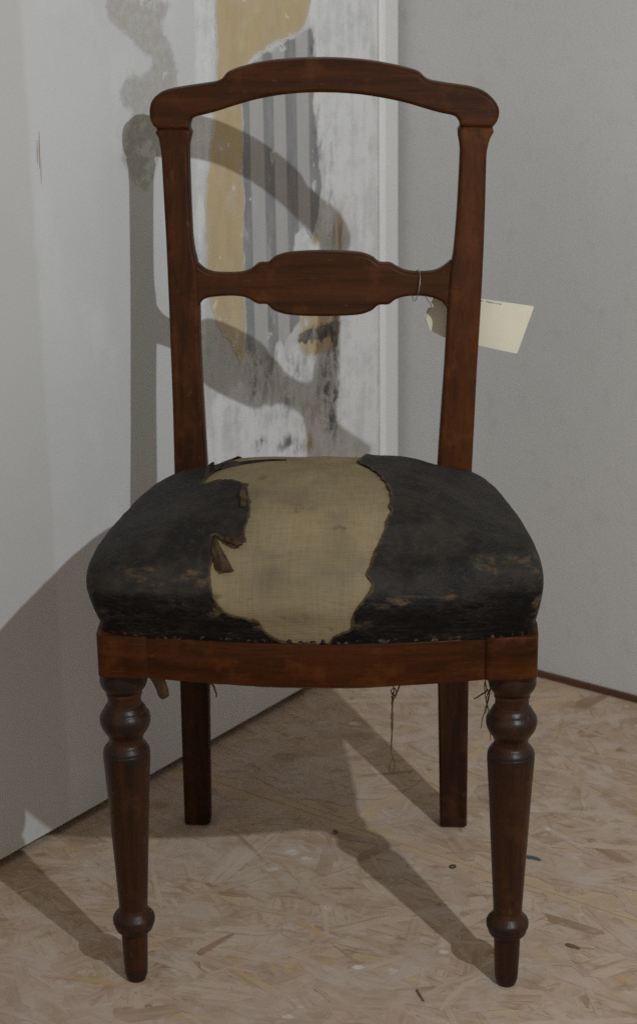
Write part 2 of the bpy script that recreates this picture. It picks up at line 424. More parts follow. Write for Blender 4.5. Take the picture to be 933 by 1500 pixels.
for x, y, rx, ry, s in GR:
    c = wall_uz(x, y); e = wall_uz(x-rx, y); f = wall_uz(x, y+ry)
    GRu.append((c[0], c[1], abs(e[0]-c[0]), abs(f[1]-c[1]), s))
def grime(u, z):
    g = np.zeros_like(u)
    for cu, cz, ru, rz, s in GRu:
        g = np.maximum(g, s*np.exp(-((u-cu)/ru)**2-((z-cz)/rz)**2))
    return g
BROWN = [(500, 340, 16, 45, 1.0), (462, 610, 16, 40, .5), (452, 650, 14, 20, .7), (400, 470, 40, 20, .3), (330, 480, 30, 60, .5), (462, 350, 8, 12, .8), (540, 660, 20, 20, .3)]
BRu = []
for x, y, rx, ry, s in BROWN:
    c = wall_uz(x, y); e = wall_uz(x-rx, y); f = wall_uz(x, y+ry); BRu.append((c[0], c[1], abs(e[0]-c[0]), abs(f[1]-c[1]), s))

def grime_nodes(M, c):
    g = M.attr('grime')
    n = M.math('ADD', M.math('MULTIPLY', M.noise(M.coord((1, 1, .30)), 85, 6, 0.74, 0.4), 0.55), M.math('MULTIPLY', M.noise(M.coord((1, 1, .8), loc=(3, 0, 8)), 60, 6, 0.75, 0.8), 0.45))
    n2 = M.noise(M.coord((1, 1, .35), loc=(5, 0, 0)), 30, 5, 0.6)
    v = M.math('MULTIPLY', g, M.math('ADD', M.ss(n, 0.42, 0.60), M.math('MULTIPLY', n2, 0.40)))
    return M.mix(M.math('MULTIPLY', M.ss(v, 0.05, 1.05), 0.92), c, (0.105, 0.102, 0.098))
def wall_mat():
    M = Mat('distressed_painted_plaster', 0.85, 0.2)
    nA = M.noise(M.coord(), 3.0, 4, 0.55); nB = M.noise(M.coord(), 46, 6, 0.65); nC = M.noise(M.coord((1, 1, .12)), 60, 5, 0.6, 0.4); nF = M.noise(M.coord(), 260, 3, 0.6)
    nD = M.noise(M.coord(loc=(4, 4, 4)), 18, 6, 0.62)
    c = M.mix(M.ss(nA, 0.35, 0.65), (0.495, 0.494, 0.486), (0.535, 0.534, 0.526))
    c = M.mix(M.math('MULTIPLY', M.ss(M.noise(M.coord((1, 1, .6), loc=(9, 0, 2)), 9, 6, 0.65), 0.52, 0.66), 0.5), c, (0.575, 0.574, 0.566))
    c = M.mix(M.math('MULTIPLY', M.ss(nF, 0.5, 0.75), 0.10), c, (0.36, 0.355, 0.34))
    u, _, z = M.xyz()
    c = M.mix(M.math('MULTIPLY', M.ss(M.math('ADD', u, M.math('MULTIPLY', M.math('SUBTRACT', nD, 0.5), 0.01)), U_BAND-0.004, U_BAND+0.006), 0.55), c, (0.445, 0.440, 0.415))
    wob = M.math('MULTIPLY', M.math('SUBTRACT', nB, 0.5), 0.020)
    wob2 = M.math('MULTIPLY', M.math('SUBTRACT', nD, 0.5), 0.022)
    lp = M.ss(M.math('ADD', M.math('ADD', M.attr('lightp'), M.math('MULTIPLY', M.math('SUBTRACT', nC, 0.5), 0.05)), wob2), -0.006, 0.008)
    lp = M.math('MULTIPLY', lp, M.ss(M.math('ADD', M.math('ADD', M.math('MULTIPLY', nC, 0.35), M.math('MULTIPLY', nD, 0.35)), M.math('MULTIPLY', nB, 0.3)), 0.41, 0.55))
    c = M.mix(lp, c, (0.640, 0.637, 0.628))
    nE = M.noise(M.coord(loc=(6, 2, 3)), 95, 6, 0.7)
    be = M.ss(M.math('ADD', M.math('ADD', M.attr('beige'), M.math('MULTIPLY', M.math('SUBTRACT', nE, 0.5), 0.022)), M.math('ADD', wob, wob2)), -0.003, 0.004)
    be = M.math('MULTIPLY', be, M.ss(M.math('ADD', M.math('MULTIPLY', nD, 0.75), M.math('MULTIPLY', nE, 0.25)), 0.605, 0.545))
    be = M.math('MULTIPLY', be, M.math('ADD', 0.70, M.math('MULTIPLY', M.ss(nE, 0.6, 0.4), 0.3)))
    c = M.mix(be, c, M.mix(nA, (0.345, 0.332, 0.292), (0.405, 0.390, 0.350)))
    br = M.math('MULTIPLY', M.attr('brown'), M.math('ADD', M.ss(nC, 0.35, 0.6), 0.2))
    c = M.mix(M.ss(br, 0.15, 1.0), c, (0.36, 0.27, 0.15))
    c = grime_nodes(M, c)
    c = M.mix(M.math('MULTIPLY', M.ss(nB, 0.56, 0.78), 0.12), c, (0.36, 0.34, 0.30))
    M.color(c)
    M.bump(M.math('ADD', M.math('ADD', M.math('MULTIPLY', nF, 0.22), M.math('MULTIPLY', nB, 0.25)), M.math('SUBTRACT', M.math('MULTIPLY', lp, 0.5), M.math('MULTIPLY', be, 0.7))), 0.35, 0.0016)
    return M.m
U_BAND = wall_uz(47, 250)[0]
# a sheet with a fine middle region that carries the layers' distance fields
uu = np.r_[u0, np.arange(u0+0.006, 1.05, 0.006), np.linspace(1.1, 2.6, 8)]
zz = np.r_[0.013, np.arange(0.018, 1.30, 0.006), np.linspace(1.35, 2.6, 8)]
UU, ZZ = np.meshgrid(uu, zz, indexing='ij')
Pf = np.c_[UU.ravel(), ZZ.ravel()]
def clampf(v): return np.clip(v, -0.06, 0.06)
near = (Pf[:, 0] < 1.1) & (Pf[:, 1] < 1.4)
def field(poly):
    r = np.full(len(Pf), -0.06); r[near] = clampf(sdf(Pf[near], poly)); return r
att = {'beige': field(BEIGE), 'lightp': np.max([field(q) for q in LIGHTP], axis=0), 'grime': grime(Pf[:, 0], Pf[:, 1])}
b = np.zeros(len(Pf))
for cu, cz, ru, rz, s in BRu: b = np.maximum(b, s*np.exp(-((Pf[:, 0]-cu)/ru)**2-((Pf[:, 1]-cz)/rz)**2))
att['brown'] = b
ni, nj = UU.shape
V = np.c_[Pf[:, 0], np.zeros(len(Pf)), Pf[:, 1]]
F = []
for i in range(ni-1):
    for j in range(nj-1):
        q = (i*nj+j, (i+1)*nj+j, (i+1)*nj+j+1, i*nj+j+1)
        F.append(q if SIDE < 0 else q[::-1])
WALLM = wall_mat()
plaster = mesh_obj('plaster_face', V, F, WALLM, left_wall, attrs=att)
tag(left_wall, kind='structure'); 
# body of the partition behind its face, its foot standing clear of the floor
v, f = prism([(u0+0.0, 0.013), (2.6, 0.013), (2.6, 2.6), (u0, 2.6)], lambda x, z: 0.001, 0.018, 0.0005)
v = [(x, -SIDE*y, z) for x, y, z in v]
mesh_obj('wall_board', v, f, plain('grey_board_edge', (0.40, 0.39, 0.37)), left_wall, smooth=False)
v, f = box(u0+0.01, 2.6, 0.017, 0.03, 0.0, 0.0127); v = [(x, -SIDE*y, z) for x, y, z in v]
mesh_obj('gap_light_block', v, f, GAPDARK, left_wall, smooth=False)  # added dark strip, set back to block light leaking under the partition

Z_FRAY = wall_uz(400, 455)[1]
def remnant(name, poly, mat, lift, seed, amp=0.006, fr=70, step=0.003, low=0.0, low_amp=0.0):
    lo = poly.min(0)-0.02; hi = poly.max(0)+0.02
    a = np.arange(lo[0], hi[0], step); bz = np.arange(lo[1], hi[1], step)
    A, B = np.meshgrid(a, bz, indexing='ij'); P2 = np.c_[A.ravel(), B.ravel()]
    d = sdf(P2, poly) + amp*2*fbm(P2[:, 0]*fr, P2[:, 1]*fr*0.6, seed, 5) - low_amp*np.clip((Z_FRAY-P2[:, 1])/0.07, 0, 1)*np.abs(fbm(P2[:, 0]*95, P2[:, 1]*16, seed+3, 4))*2.2
    zl = np.clip((P2[:, 1]-low)/0.05, 0, 1) if low else 1
    val = d.reshape(A.shape)
    # worn holes
    hole = fbm(P2[:, 0]*45, P2[:, 1]*28, seed+9, 5)
    val = np.minimum(val, ((0.345-np.abs(hole)-0.13*np.clip((Z_FRAY-P2[:, 1])/0.10, 0, 1)*low_amp/0.03)*0.05).reshape(A.shape))
    pos = np.dstack([A, np.full_like(A, SIDE*lift), B])
    V, F, X, cut = clip_grid(pos, val, extra=[val, grime(A, B)])
    if SIDE > 0: F = [g[::-1] for g in F]
    n = len(V); W = V.copy(); W[:, 1] = SIDE*0.0003
    for a_, b_ in cut: F.append((a_, b_, b_+n, a_+n))
    mesh = mesh_obj(name, np.vstack([V, W]), F, mat, left_wall, smooth=False,
                    attrs={'edge': np.r_[X[:, 0], X[:, 0]*0], 'grime': np.r_[X[:, 1], X[:, 1]]})
    return mesh
def paper_mat(name, kind):
    M = Mat(name, 0.9, 0.12)
    u, _, z = M.xyz()
    nB = M.noise(M.coord((1, 1, .25)), 60, 5, 0.6); nD = M.noise(M.coord(), 22, 5, 0.6); nF = M.noise(M.coord((1, 1, .3)), 240, 3, 0.6)
    if kind == 'stripe':
        w = M.math('ADD', u, M.math('MULTIPLY', M.math('SUBTRACT', nB, 0.5), 0.0015))
        dk = None
        for a_, b_ in ((349, 366), (386, 401), (418.5, 434.5), (452, 471)):
            ua = wall_uz(a_, 240)[0]; ub = wall_uz(b_, 240)[0]; lo_, hi_ = min(ua, ub), max(ua, ub)
            s_ = M.math('MULTIPLY', M.ss(w, lo_-0.0014, lo_+0.0014), M.ss(w, hi_+0.0014, hi_-0.0014))
            dk = s_ if dk is None else M.math('MAXIMUM', dk, s_)
        c = M.mix(dk, (0.385, 0.378, 0.362), (0.222, 0.222, 0.225))
        fl = M.noise(M.coord((1, 1, .5), loc=(3, 1, 4)), 48, 6, 0.7)
        c = M.mix(M.math('MULTIPLY', M.ss(fl, 0.55, 0.70), 0.45), c, (0.50, 0.495, 0.48))
        c = M.mix(M.math('MULTIPLY', M.ss(nB, 0.35, 0.7), 0.25), c, (0.45, 0.44, 0.42))
    else:
        c = M.mix(M.ss(nB, 0.35, 0.65), (0.485, 0.375, 0.218), (0.435, 0.345, 0.205))
        c = M.mix(M.math('MULTIPLY', M.ss(nD, 0.5, 0.72), 0.55), c, (0.52, 0.45, 0.32))
        c = M.mix(M.math('MULTIPLY', M.ss(M.noise(M.coord(loc=(2, 0, 7)), 26, 5, 0.65), 0.62, 0.70), 0.8), c, (0.64, 0.62, 0.57))
    if kind != 'stripe':
        wide = M.math('MULTIPLY', M.ss(M.math('ADD', M.attr('edge'), M.math('MULTIPLY', M.math('SUBTRACT', nB, 0.5), 0.03)), 0.016, 0.0), M.ss(nB, 0.35, 0.6))
        c = M.mix(M.math('MULTIPLY', wide, 0.7), c, (0.46, 0.415, 0.335))
    ed = M.ss(M.math('ADD', M.attr('edge'), M.math('MULTIPLY', M.math('SUBTRACT', nD, 0.5), 0.006)), 0.0022, 0.0004)
    c = M.mix(M.math('MULTIPLY', ed, 0.75), c, (0.60, 0.585, 0.555))
    c = grime_nodes(M, c)
    M.color(c); M.bump(nF, 0.25, 0.0006)
    return M.m
remnant('ochre_paper', OCHRE, paper_mat('ochre_paper', 'ochre'), 0.0009, 3, amp=0.006, low_amp=0.03)
remnant('striped_wallpaper', STRIPE, paper_mat('grey_striped_paper', 'stripe'), 0.0016, 8, amp=0.006, low_amp=0.035)
remnant('ochre_paper', OCHRE2, bpy.data.materials['ochre_paper'], 0.0010, 14, amp=0.004)
SMEAR = wpoly([(438, 489), (452, 482), (470, 478), (486, 472), (496, 470), (496, 488), (490, 492), (486, 501), (482, 492), (474, 494), (470, 504), (466, 495), (459, 497), (456, 507), (452, 497), (447, 505), (443, 497), (438, 500)])
def smear_mat():
    M = Mat('dark_paint_smear', 0.8, 0.15); n = M.noise(M.coord((1, 1, .4)), 120, 5, 0.7)
    M.color(M.mix(M.ss(n, 0.38, 0.68), (0.085, 0.080, 0.075), (0.30, 0.265, 0.205))); return M.m
remnant('dark_smear', SMEAR, smear_mat(), 0.0017, 23, amp=0.0035, fr=160, step=0.0016)
# narrow raised strip along the corner end of the partition
us = wall_uz(554, 300)[0]; ue = wall_uz(561, 300)[0]
STRIPM = plain('pale_corner_strip', (0.62, 0.61, 0.59), 0.8, 0.2, 0.05, 12)
v, f = prism([(u0, 0.008), (us, 0.008), (us, 2.6), (u0, 2.6)], lambda x, z: 0, 0.0028, 0.0008)
v = [(x, SIDE*(0.0005+y), z) for x, y, z in v]
mesh_obj('corner_strip', v, f, STRIPM, left_wall, smooth=False)
v, f = prism([(ue, 0.008), (us+0.001, 0.008), (us+0.001, 2.6), (ue, 2.6)], lambda x, z: 0, 0.0045, 0.0012)
v = [(x, SIDE*(0.0005+y), z) for x, y, z in v]
mesh_obj('corner_bead', v, f, plain('white_corner_bead', (0.72, 0.715, 0.70), 0.7, 0.3, 0.04, 12), left_wall, smooth=False)
# short brown scratches through the paint at the far left
sc = []
for x, y0, y1, w in ((57.5, 192, 247, 0.0006), (54.5, 205, 240, 0.0004), (60, 230, 270, 0.0003)):
    a = wall_uz(x, y0); c_ = wall_uz(x+.6, y1)
    sc.append(([(a[0]-w*.3, SIDE*.0006, a[1]), (a[0]+w*.3, SIDE*.0006, a[1]), ((a[0]+c_[0])/2+w, SIDE*.0006, (a[1]+c_[1])/2), (c_[0]+w*.3, SIDE*.0006, c_[1]), (c_[0]-w*.3, SIDE*.0006, c_[1]), ((a[0]+c_[0])/2-w, SIDE*.0006, (a[1]+c_[1])/2)], [(0, 1, 2, 3, 4, 5)]))
v, f = join(sc)
mesh_obj('scratch', v, f, plain('brown_scratch', (0.30, 0.21, 0.15)), left_wall, smooth=False)

# ---------------------------------------------------------------- right wall
G1 = on_floor(790, 991); G2 = on_floor(933, 1029)
gv = (G2-G1)[:2]; gv /= np.linalg.norm(gv)
RC = G1[:2] - gv*1.2                      # passes behind the end of the partition
right_wall = empty('right_wall', (RC[0], RC[1], 0), math.atan2(gv[1], gv[0])); tag(right_wall, kind='structure')
SR = 1.0 if np.dot(np.array([-gv[1], gv[0]]), -RC) > 0 else -1.0
def right_mat():
    M = Mat('grey_skim_plaster', 0.8, 0.22)
    nA = M.noise(M.coord(), 2.2, 4, 0.55); nB = M.noise(M.coord((1, 1, .8)), 40, 6, 0.66); nF = M.noise(M.coord(), 300, 3, 0.6)
    c = M.mix(M.ss(nA, 0.3, 0.7), (0.485, 0.480, 0.462), (0.520, 0.515, 0.497))
    c = M.mix(M.math('MULTIPLY', M.ss(nB, 0.52, 0.72), 0.22), c, (0.33, 0.32, 0.30))
    c = M.mix(M.math('MULTIPLY', M.ss(M.noise(M.coord(loc=(3, 3, 1)), 7, 6, 0.7), 0.62, 0.75), 0.18), c, (0.30, 0.28, 0.25))
    M.color(c); c = M.mix(M.math('MULTIPLY', M.ss(nF, 0.5, 0.75), 0.14), c, (0.33, 0.32, 0.30)); M.color(c)
    M.bump(M.math('ADD', nF, nB), 0.35, 0.0010); return M.m
v, f = prism([(0, 0.010), (4.0, 0.010), (4.0, 2.6), (0, 2.6)], lambda x, z: 0, 0.02, 0.0005)
v = [(x, -SR*y, z) for x, y, z in v]
mesh_obj('plaster_face', v, f, right_mat(), right_wall, smooth=False)
v, f = prism([(0, 0.0), (4.0, 0.0), (4.0, 0.0098), (0, 0.0098)], lambda x, z: 0, 0.012, 0.001)
v = [(x, SR*(0.004-y), z) for x, y, z in v]
mesh_obj('floor_batten', v, f, SKIRT, right_wall, smooth=False)

# ---------------------------------------------------------------- floor: chipboard sheets with pressed strands
floor = empty('floor', (0, 1.7, 0)); tag(floor, kind='structure')
v, f = prism([(-3, -1.4), (3, -1.4), (3, 1.8), (-3, 1.8)], lambda x, z: 0, 0.01, 0.001)
v = [(x, z, -0.019-y) for x, y, z in v]
mesh_obj('subfloor', v, f, GAPDARK, floor, smooth=False)
def board_mat():
    M = Mat('chipboard_base', 0.8, 0.25)
    n = M.noise(M.coord((1, 3, 1)), 14, 6, 0.65, 0.5); n2 = M.noise(M.coord((3, 1, 1), rot=(0, 0, .6)), 18, 6, 0.65, .5)
    c = M.mix(M.ss(n, 0.3, 0.7), (0.38, 0.275, 0.175), (0.46, 0.345, 0.23)); c = M.mix(M.math('MULTIPLY', M.ss(n2, 0.45, 0.7), 0.5), c, (0.42, 0.32, 0.22))
    M.color(c); M.bump(n2, 0.3, 0.001); return M.m
def strand_mat():
    M = Mat('pressed_wood_strand', 0.72, 0.25)
    a = M.n.new('ShaderNodeAttribute'); a.attribute_name = 'tone'
    h = a.outputs['Fac']
    cx = M.n.new('ShaderNodeCombineXYZ'); M.l.new(M.math('MULTIPLY', M.attr('ga'), 12.0), cx.inputs[0]); M.l.new(M.math('MULTIPLY', M.attr('gb'), 160.0), cx.inputs[1])
    gr = M.noise(cx.outputs[0], 1.0, 5, 0.62, 0.4)
    n = M.noise(M.coord((1, 1, 1)), 16, 5, 0.62); nf = M.noise(M.coord((1, 4, 1), rot=(0, 0, .5)), 120, 5, 0.65); nb = M.noise(M.coord((1, 1, 1), loc=(3, 3, 0)), 4, 4, 0.6)
    c = M.ramp(h, [(0.0, (0.285, 0.180, 0.105)), (0.14, (0.385, 0.272, 0.175)), (0.5, (0.430, 0.320, 0.222)), (0.86, (0.480, 0.375, 0.280)), (1.0, (0.455, 0.305, 0.160))])
    c = M.mix(M.math('MULTIPLY', M.ss(gr, 0.50, 0.68), 0.70), c, (0.285, 0.195, 0.125)); c = M.mix(M.math('MULTIPLY', M.ss(gr, 0.48, 0.28), 0.45), c, (0.53, 0.43, 0.34))
    c = M.mix(M.math('MULTIPLY', M.ss(nf, 0.48, 0.74), 0.30), c, (0.285, 0.205, 0.135))
    # blotches: trodden-in plaster dust, pink and brown patches
    bl = M.noise(M.coord((1, 1.5, 1), loc=(9, 2, 0)), 24, 6, 0.68, 0.5)
    c = M.mix(M.math('MULTIPLY', M.ss(bl, 0.53, 0.66), 0.65), c, (0.275, 0.185, 0.115))
    c = M.mix(M.math('MULTIPLY', M.ss(n, 0.44, 0.66), 0.50), c, (0.515, 0.440, 0.380))
    c = M.mix(M.math('MULTIPLY', M.ss(nb, 0.44, 0.64), 0.48), c, (0.445, 0.352, 0.305))
    c = M.mix(M.math('MULTIPLY', M.ss(M.noise(M.coord((1, 2.2, 1), loc=(4, 7, 0)), 33, 6, 0.7), 0.56, 0.72), 0.5), c, (0.545, 0.480, 0.425))
    wht = M.noise(M.coord((1, 1.6, 1), loc=(1, 6, 0)), 21, 6, 0.68)
    c = M.mix(M.math('MULTIPLY', M.ss(wht, 0.62, 0.72), 0.42), c, (0.62, 0.59, 0.55))
    # named scuffs: plaster smears and dark scores
    P_ = M.tc.outputs['Object']; sm = M.noise(M.coord((1, 1, 1), loc=(2, 8, 0)), 62, 6, 0.72, 0.6); fine = M.noise(M.coord((1, 1, 1)), 150, 5, 0.7)
    def blob(x, y, rx, ry):
        q = on_floor(x, y); e = on_floor(x+rx, y); f = on_floor(x, y+ry)
        mp = M.n.new('ShaderNodeMapping'); mp.vector_type = 'TEXTURE'; M.l.new(P_, mp.inputs['Vector'])
        mp.inputs['Location'].default_value = (q[0], q[1]-1.7, 0); mp.inputs['Scale'].default_value = (abs(e[0]-q[0]), abs(f[1]-q[1]), 1)
        ln = M.n.new('ShaderNodeVectorMath'); ln.operation = 'LENGTH'; M.l.new(mp.outputs[0], ln.inputs[0])
        return M.ss(ln.outputs['Value'], 1.15, 0.1)
    tot = None
    for a_ in ((400, 1274, 24, 9), (450, 1258, 22, 8), (425, 1248, 30, 12), (525, 1418, 22, 9), (575, 1424, 20, 14), (848, 1340, 12, 7), (882, 1334, 18, 8), (425, 1490, 26, 8), (440, 1476, 12, 6), (650, 1395, 16, 8), (800, 1215, 14, 6), (520, 1060, 22, 7), (480, 1330, 14, 6)):
        b_ = blob(*a_); tot = b_ if tot is None else M.math('MAXIMUM', tot, b_)
    c = M.mix(M.math('MULTIPLY', M.ss(M.math('MULTIPLY', tot, sm), 0.34, 0.58), 0.62), c, (0.70, 0.69, 0.67))
    tot = None
    for a_ in ((300, 1160, 60, 14), (420, 1110, 40, 16), (520, 1110, 24, 12), (350, 1040, 40, 14), (230, 1180, 40, 14), (640, 1270, 40, 5), (690, 1275, 30, 5), (500, 1302, 66, 4), (120, 1230, 40, 16), (720, 1115, 30, 6), (850, 1185, 40, 7)):
        b_ = blob(*a_); tot = b_ if tot is None else M.math('MAXIMUM', tot, b_)
    c = M.mix(M.math('MULTIPLY', M.ss(M.math('MULTIPLY', tot, fine), 0.22, 0.55), 0.62), c, (0.235, 0.165, 0.10))
    sp = M.noise(M.coord(loc=(6, 1, 0)), 90, 4, 0.6)
    c = M.mix(M.math('MULTIPLY', M.ss(sp, 0.70, 0.76), 0.5), c, (0.17, 0.12, 0.08))
    c = M.mix(1.0, c, (0.93, 0.92, 0.92), 'MULTIPLY')
    M.color(c); M.bump(nf, 0.25, 0.0006); return M.m
BOARD, STRAND = board_mat(), strand_mat()
a0 = on_floor(509, 1209)[:2]; a1 = on_floor(711, 1087)[:2]; b1 = on_floor(723, 1280)[:2]
da = (a1-a0)/np.linalg.norm(a1-a0); db = (b1-a0)/np.linalg.norm(b1-a0)
gap = 0.0005
def seam_poly(k):
    nb_ = np.array([-db[1], db[0]]); nb_ *= np.sign(nb_ @ da)     # away from the camera
    na_ = np.array([da[1], -da[0]]); na_ *= np.sign(na_ @ db)     # to the right of seam a
    if k == 0: q = a0+nb_*gap-na_*gap; return [q, q-db*1.9, q-db*1.9+da*1.7, q+da*1.7]
    if k == 1: q = a0+nb_*gap+na_*gap; return [q, q+da*1.7, q+da*1.7+db*2.2, q+db*2.2]
    q = a0-nb_*gap; return [q-db*1.9, q-db*1.9-nb_*1.6, q+db*2.2-nb_*1.6, q+db*2.2]
def strands(poly, count, seed):
    r = np.random.default_rng(seed); P = np.array(poly); lo, hi = P.min(0), P.max(0)
    V = []; F = []; tone = []; ga = []; gb = []
    # keep to what the camera could see plus a margin
    lo = np.maximum(lo, (-1.1, 0.9)); hi = np.minimum(hi, (1.3, 3.0))
    cnt = 0
    cs = r.uniform(lo, hi, (count, 2)); L = r.gamma(5, 0.014, count)+0.016; Wd = r.gamma(3.0, 0.0046, count)+0.002
    ang = np.where(r.random(count) < 0.7, r.normal(math.radians(-28), 0.55, count), r.uniform(0, math.pi, count))
    ok = sdf(cs, P) > 0.002
    tn = np.clip(r.beta(2.2, 2.2, count) + np.where(r.random(count) < 0.05, .5, 0)-np.where(r.random(count) < 0.06, .5, 0), 0, 1)
    for i in np.nonzero(ok)[0]:
        l, w, a = L[i]/2, Wd[i]/2, ang[i]
        e = np.array([math.cos(a), math.sin(a)]); nrm = np.array([-e[1], e[0]])
        pts = [(-l, -w*.5), (-l*r.uniform(.6, .95), -w), (l*r.uniform(.4, .9), -w*r.uniform(.8, 1)), (l, -w*r.uniform(-.2, .8)), (l*r.uniform(.7, .97), w*r.uniform(.7, 1)), (-l*r.uniform(.4, .9), w), (-l*r.uniform(.9, 1.05), w*r.uniform(-.1, .6))]
        q = np.array([cs[i]+e*x+nrm*y for x, y in pts])
        if sdf(q, P).min() < 0.0004: continue
        z0 = r.uniform(0.0001, 0.0006); tx, ty = r.normal(0, 0.0010, 2)
        o = len(V); sh = r.uniform(0, 40)
        for (x, y), g in zip(pts, q): V.append((g[0], g[1]-1.7, z0+tx*x*.5+ty*y)); ga.append(x+sh); gb.append(y+sh*.37)
        F.append(tuple(range(o, o+len(pts)))); tone += [tn[i]]*len(pts)
    return V, F, {'tone': tone, 'ga': ga, 'gb': gb}
for k, cnt in ((0, 9000), (1, 9000), (2, 18000)):
    P = seam_poly(k)
    v, f = prism([tuple(p) for p in P], lambda x, z: 0, 0.018, 0.0005)
    v = [(x, z-1.7, -y) for x, y, z in v]
    bd = mesh_obj('chipboard_sheet', v, f, BOARD, floor, smooth=False)
    v, f, tn = strands(P, cnt, 20+k)
    st = mesh_obj('wood_strands', v, f, STRAND, bd, smooth=False, attrs=tn); st['kind'] = 'stuff'
# ---------------------------------------------------------------- the chair
chair = empty('antique_chair', tuple(ORG), YAW)
tag(chair, 'antique dark wooden chair with torn black leather seat, standing on chipboard floor', 'chair')

def back_outline(px, step=0.004): return spline([tuple(at_back(*q)[[0, 2]]) for q in px], step, True)
# crest rail
CREST = [(229.5, 189), (224, 184), (219.5, 172), (219.5, 158), (223, 147), (232, 138), (246, 132.5), (270, 128), (300, 123.5), (315, 121), (325, 116), (331, 108), (340, 103.5), (355, 98.5), (380, 92.5), (415, 88), (455, 86), (500, 86.5), (540, 90), (575, 96), (600, 102), (614, 107), (621, 114), (630, 119), (655, 123.5), (688, 128.5), (708, 135), (722, 146), (730.5, 159), (730, 172), (726, 181), (721.5, 186), (700, 187), (673.5, 185), (672, 178), (668, 172), (660, 168.5), (645, 165.5), (625, 160), (600, 152.5), (570, 145.5), (530, 139), (490, 136), (450, 136), (410, 139.5), (375, 146), (345, 154.5), (320, 162.5), (300, 168), (287, 171), (280, 176), (277.5, 183), (277, 189), (255, 190)]
v, f = prism(back_outline(CREST), lambda x, z: back_y(z)-0.002, 0.029, 0.0042)
mesh_obj('crest_rail', v, f, W_X, chair, sharp=50)
# back posts
LP = [(229.8, 189.6), (232, 203), (235.5, 222), (238, 260), (240.5, 305), (243.5, 360), (247, 440), (250, 520), (253, 600), (255.5, 700), (257, 760), (306, 760), (303, 700), (298.5, 620), (295, 560), (292.5, 500), (291, 440), (288.5, 392), (284, 372), (281, 350), (278.5, 305), (276.5, 250), (276, 215), (277, 189.6)]
RP = [(721.5, 187), (718, 203), (713, 222), (711.5, 260), (710, 315), (707.5, 380), (704, 450), (698.5, 540), (695, 610), (690.5, 700), (688, 760), (637, 760), (640, 695), (645.5, 610), (650.5, 540), (655.5, 450), (658.5, 400), (663, 378), (666, 350), (668.8, 315), (672, 260), (673.5, 220), (673.5, 186)]
for L_ in (LP, RP):
    v, f = prism(back_outline(L_, 0.006), lambda x, z: back_y(z), 0.027, 0.0038)
    mesh_obj('back_post', v, f, W_POST if L_ is RP else W_Z, chair, sharp=55)
# middle rail
MID = [(284.5, 384.5), (288, 387), (293, 392), (301, 398), (314, 401.8), (333, 402.5), (353, 401.5), (367, 396.5), (378, 388.2), (392, 387), (400, 380), (416, 374), (440, 371.2), (472, 370.2), (508, 371), (532, 374), (547, 380.5), (555, 387), (571, 388), (580, 393), (592, 398.5), (606, 401), (622, 401), (637, 399), (650, 392.5), (656, 387.5), (660, 384), (663, 392), (661, 420), (658, 448), (655, 455), (652.5, 450), (648, 444.5), (639, 439.5), (622, 435.5), (602, 435), (588, 437), (577, 441.5), (569, 447.5), (554, 448.5), (543, 457), (523, 462.8), (483, 464.6), (444, 464.3), (416, 461.5), (399, 455), (390.5, 447.2), (377, 446.5), (364, 439), (350, 435.3), (329, 435), (305, 437.5), (296, 442), (292, 449), (289, 454), (286.5, 448), (284, 420), (282.5, 392)]
v, f = prism(back_outline(MID, 0.004), lambda x, z: back_y(z)+0.0022, 0.019, 0.0036)
mesh_obj('middle_rail', v, f, W_MID, chair, sharp=50)
# rear legs: square, tapering and kicked back a little
for px in ((267.5, 310, 270.5, 307.5), (637, 685, 644.5, 683.5)):
    tl = at_y(px[0], 1000, 0.330)[0]; tr = at_y(px[1], 1000, 0.330)[0]
    bl = at_y(px[2], 1205, 0.332)[0]; br = at_y(px[3], 1205, 0.332)[0]
    zt = 0.353 if True else 0; zb_ = 0.0005; ztop = 0.41
    def lerp(a, b, z): return a+(b-a)*(1-(z-zb_)/(zt-zb_))
    V = []; F = []; c = 0.0022
    lv = [(zb_, 0.003), (zb_+.003, 0.0), (0.10, 0), (0.2, 0), (0.3, 0), (ztop, 0)]
    for z, ins in lv:
        x0 = lerp(tl, bl, z)+ins; x1 = lerp(tr, br, z)-ins
        yk = 0.012*(1-z/0.36)**2
        y0 = 0.320+yk+ins; y1 = y0+0.033-2*ins-0.006*(1-z/0.4)
        V += [(x0+c, y0, z), (x1-c, y0, z), (x1, y0+c, z), (x1, y1-c, z), (x1-c, y1, z), (x0+c, y1, z), (x0, y1-c, z), (x0, y0+c, z)]
    for i in range(len(lv)-1):
        for k in range(8):
            j = (k+1) % 8; F.append((i*8+k, i*8+j, (i+1)*8+j, (i+1)*8+k))
    F.append(tuple(range(8))[::-1]); F.append(tuple(range((len(lv)-1)*8, len(lv)*8)))
    mesh_obj('square_leg', V, F, W_REAR, chair, sharp=25)
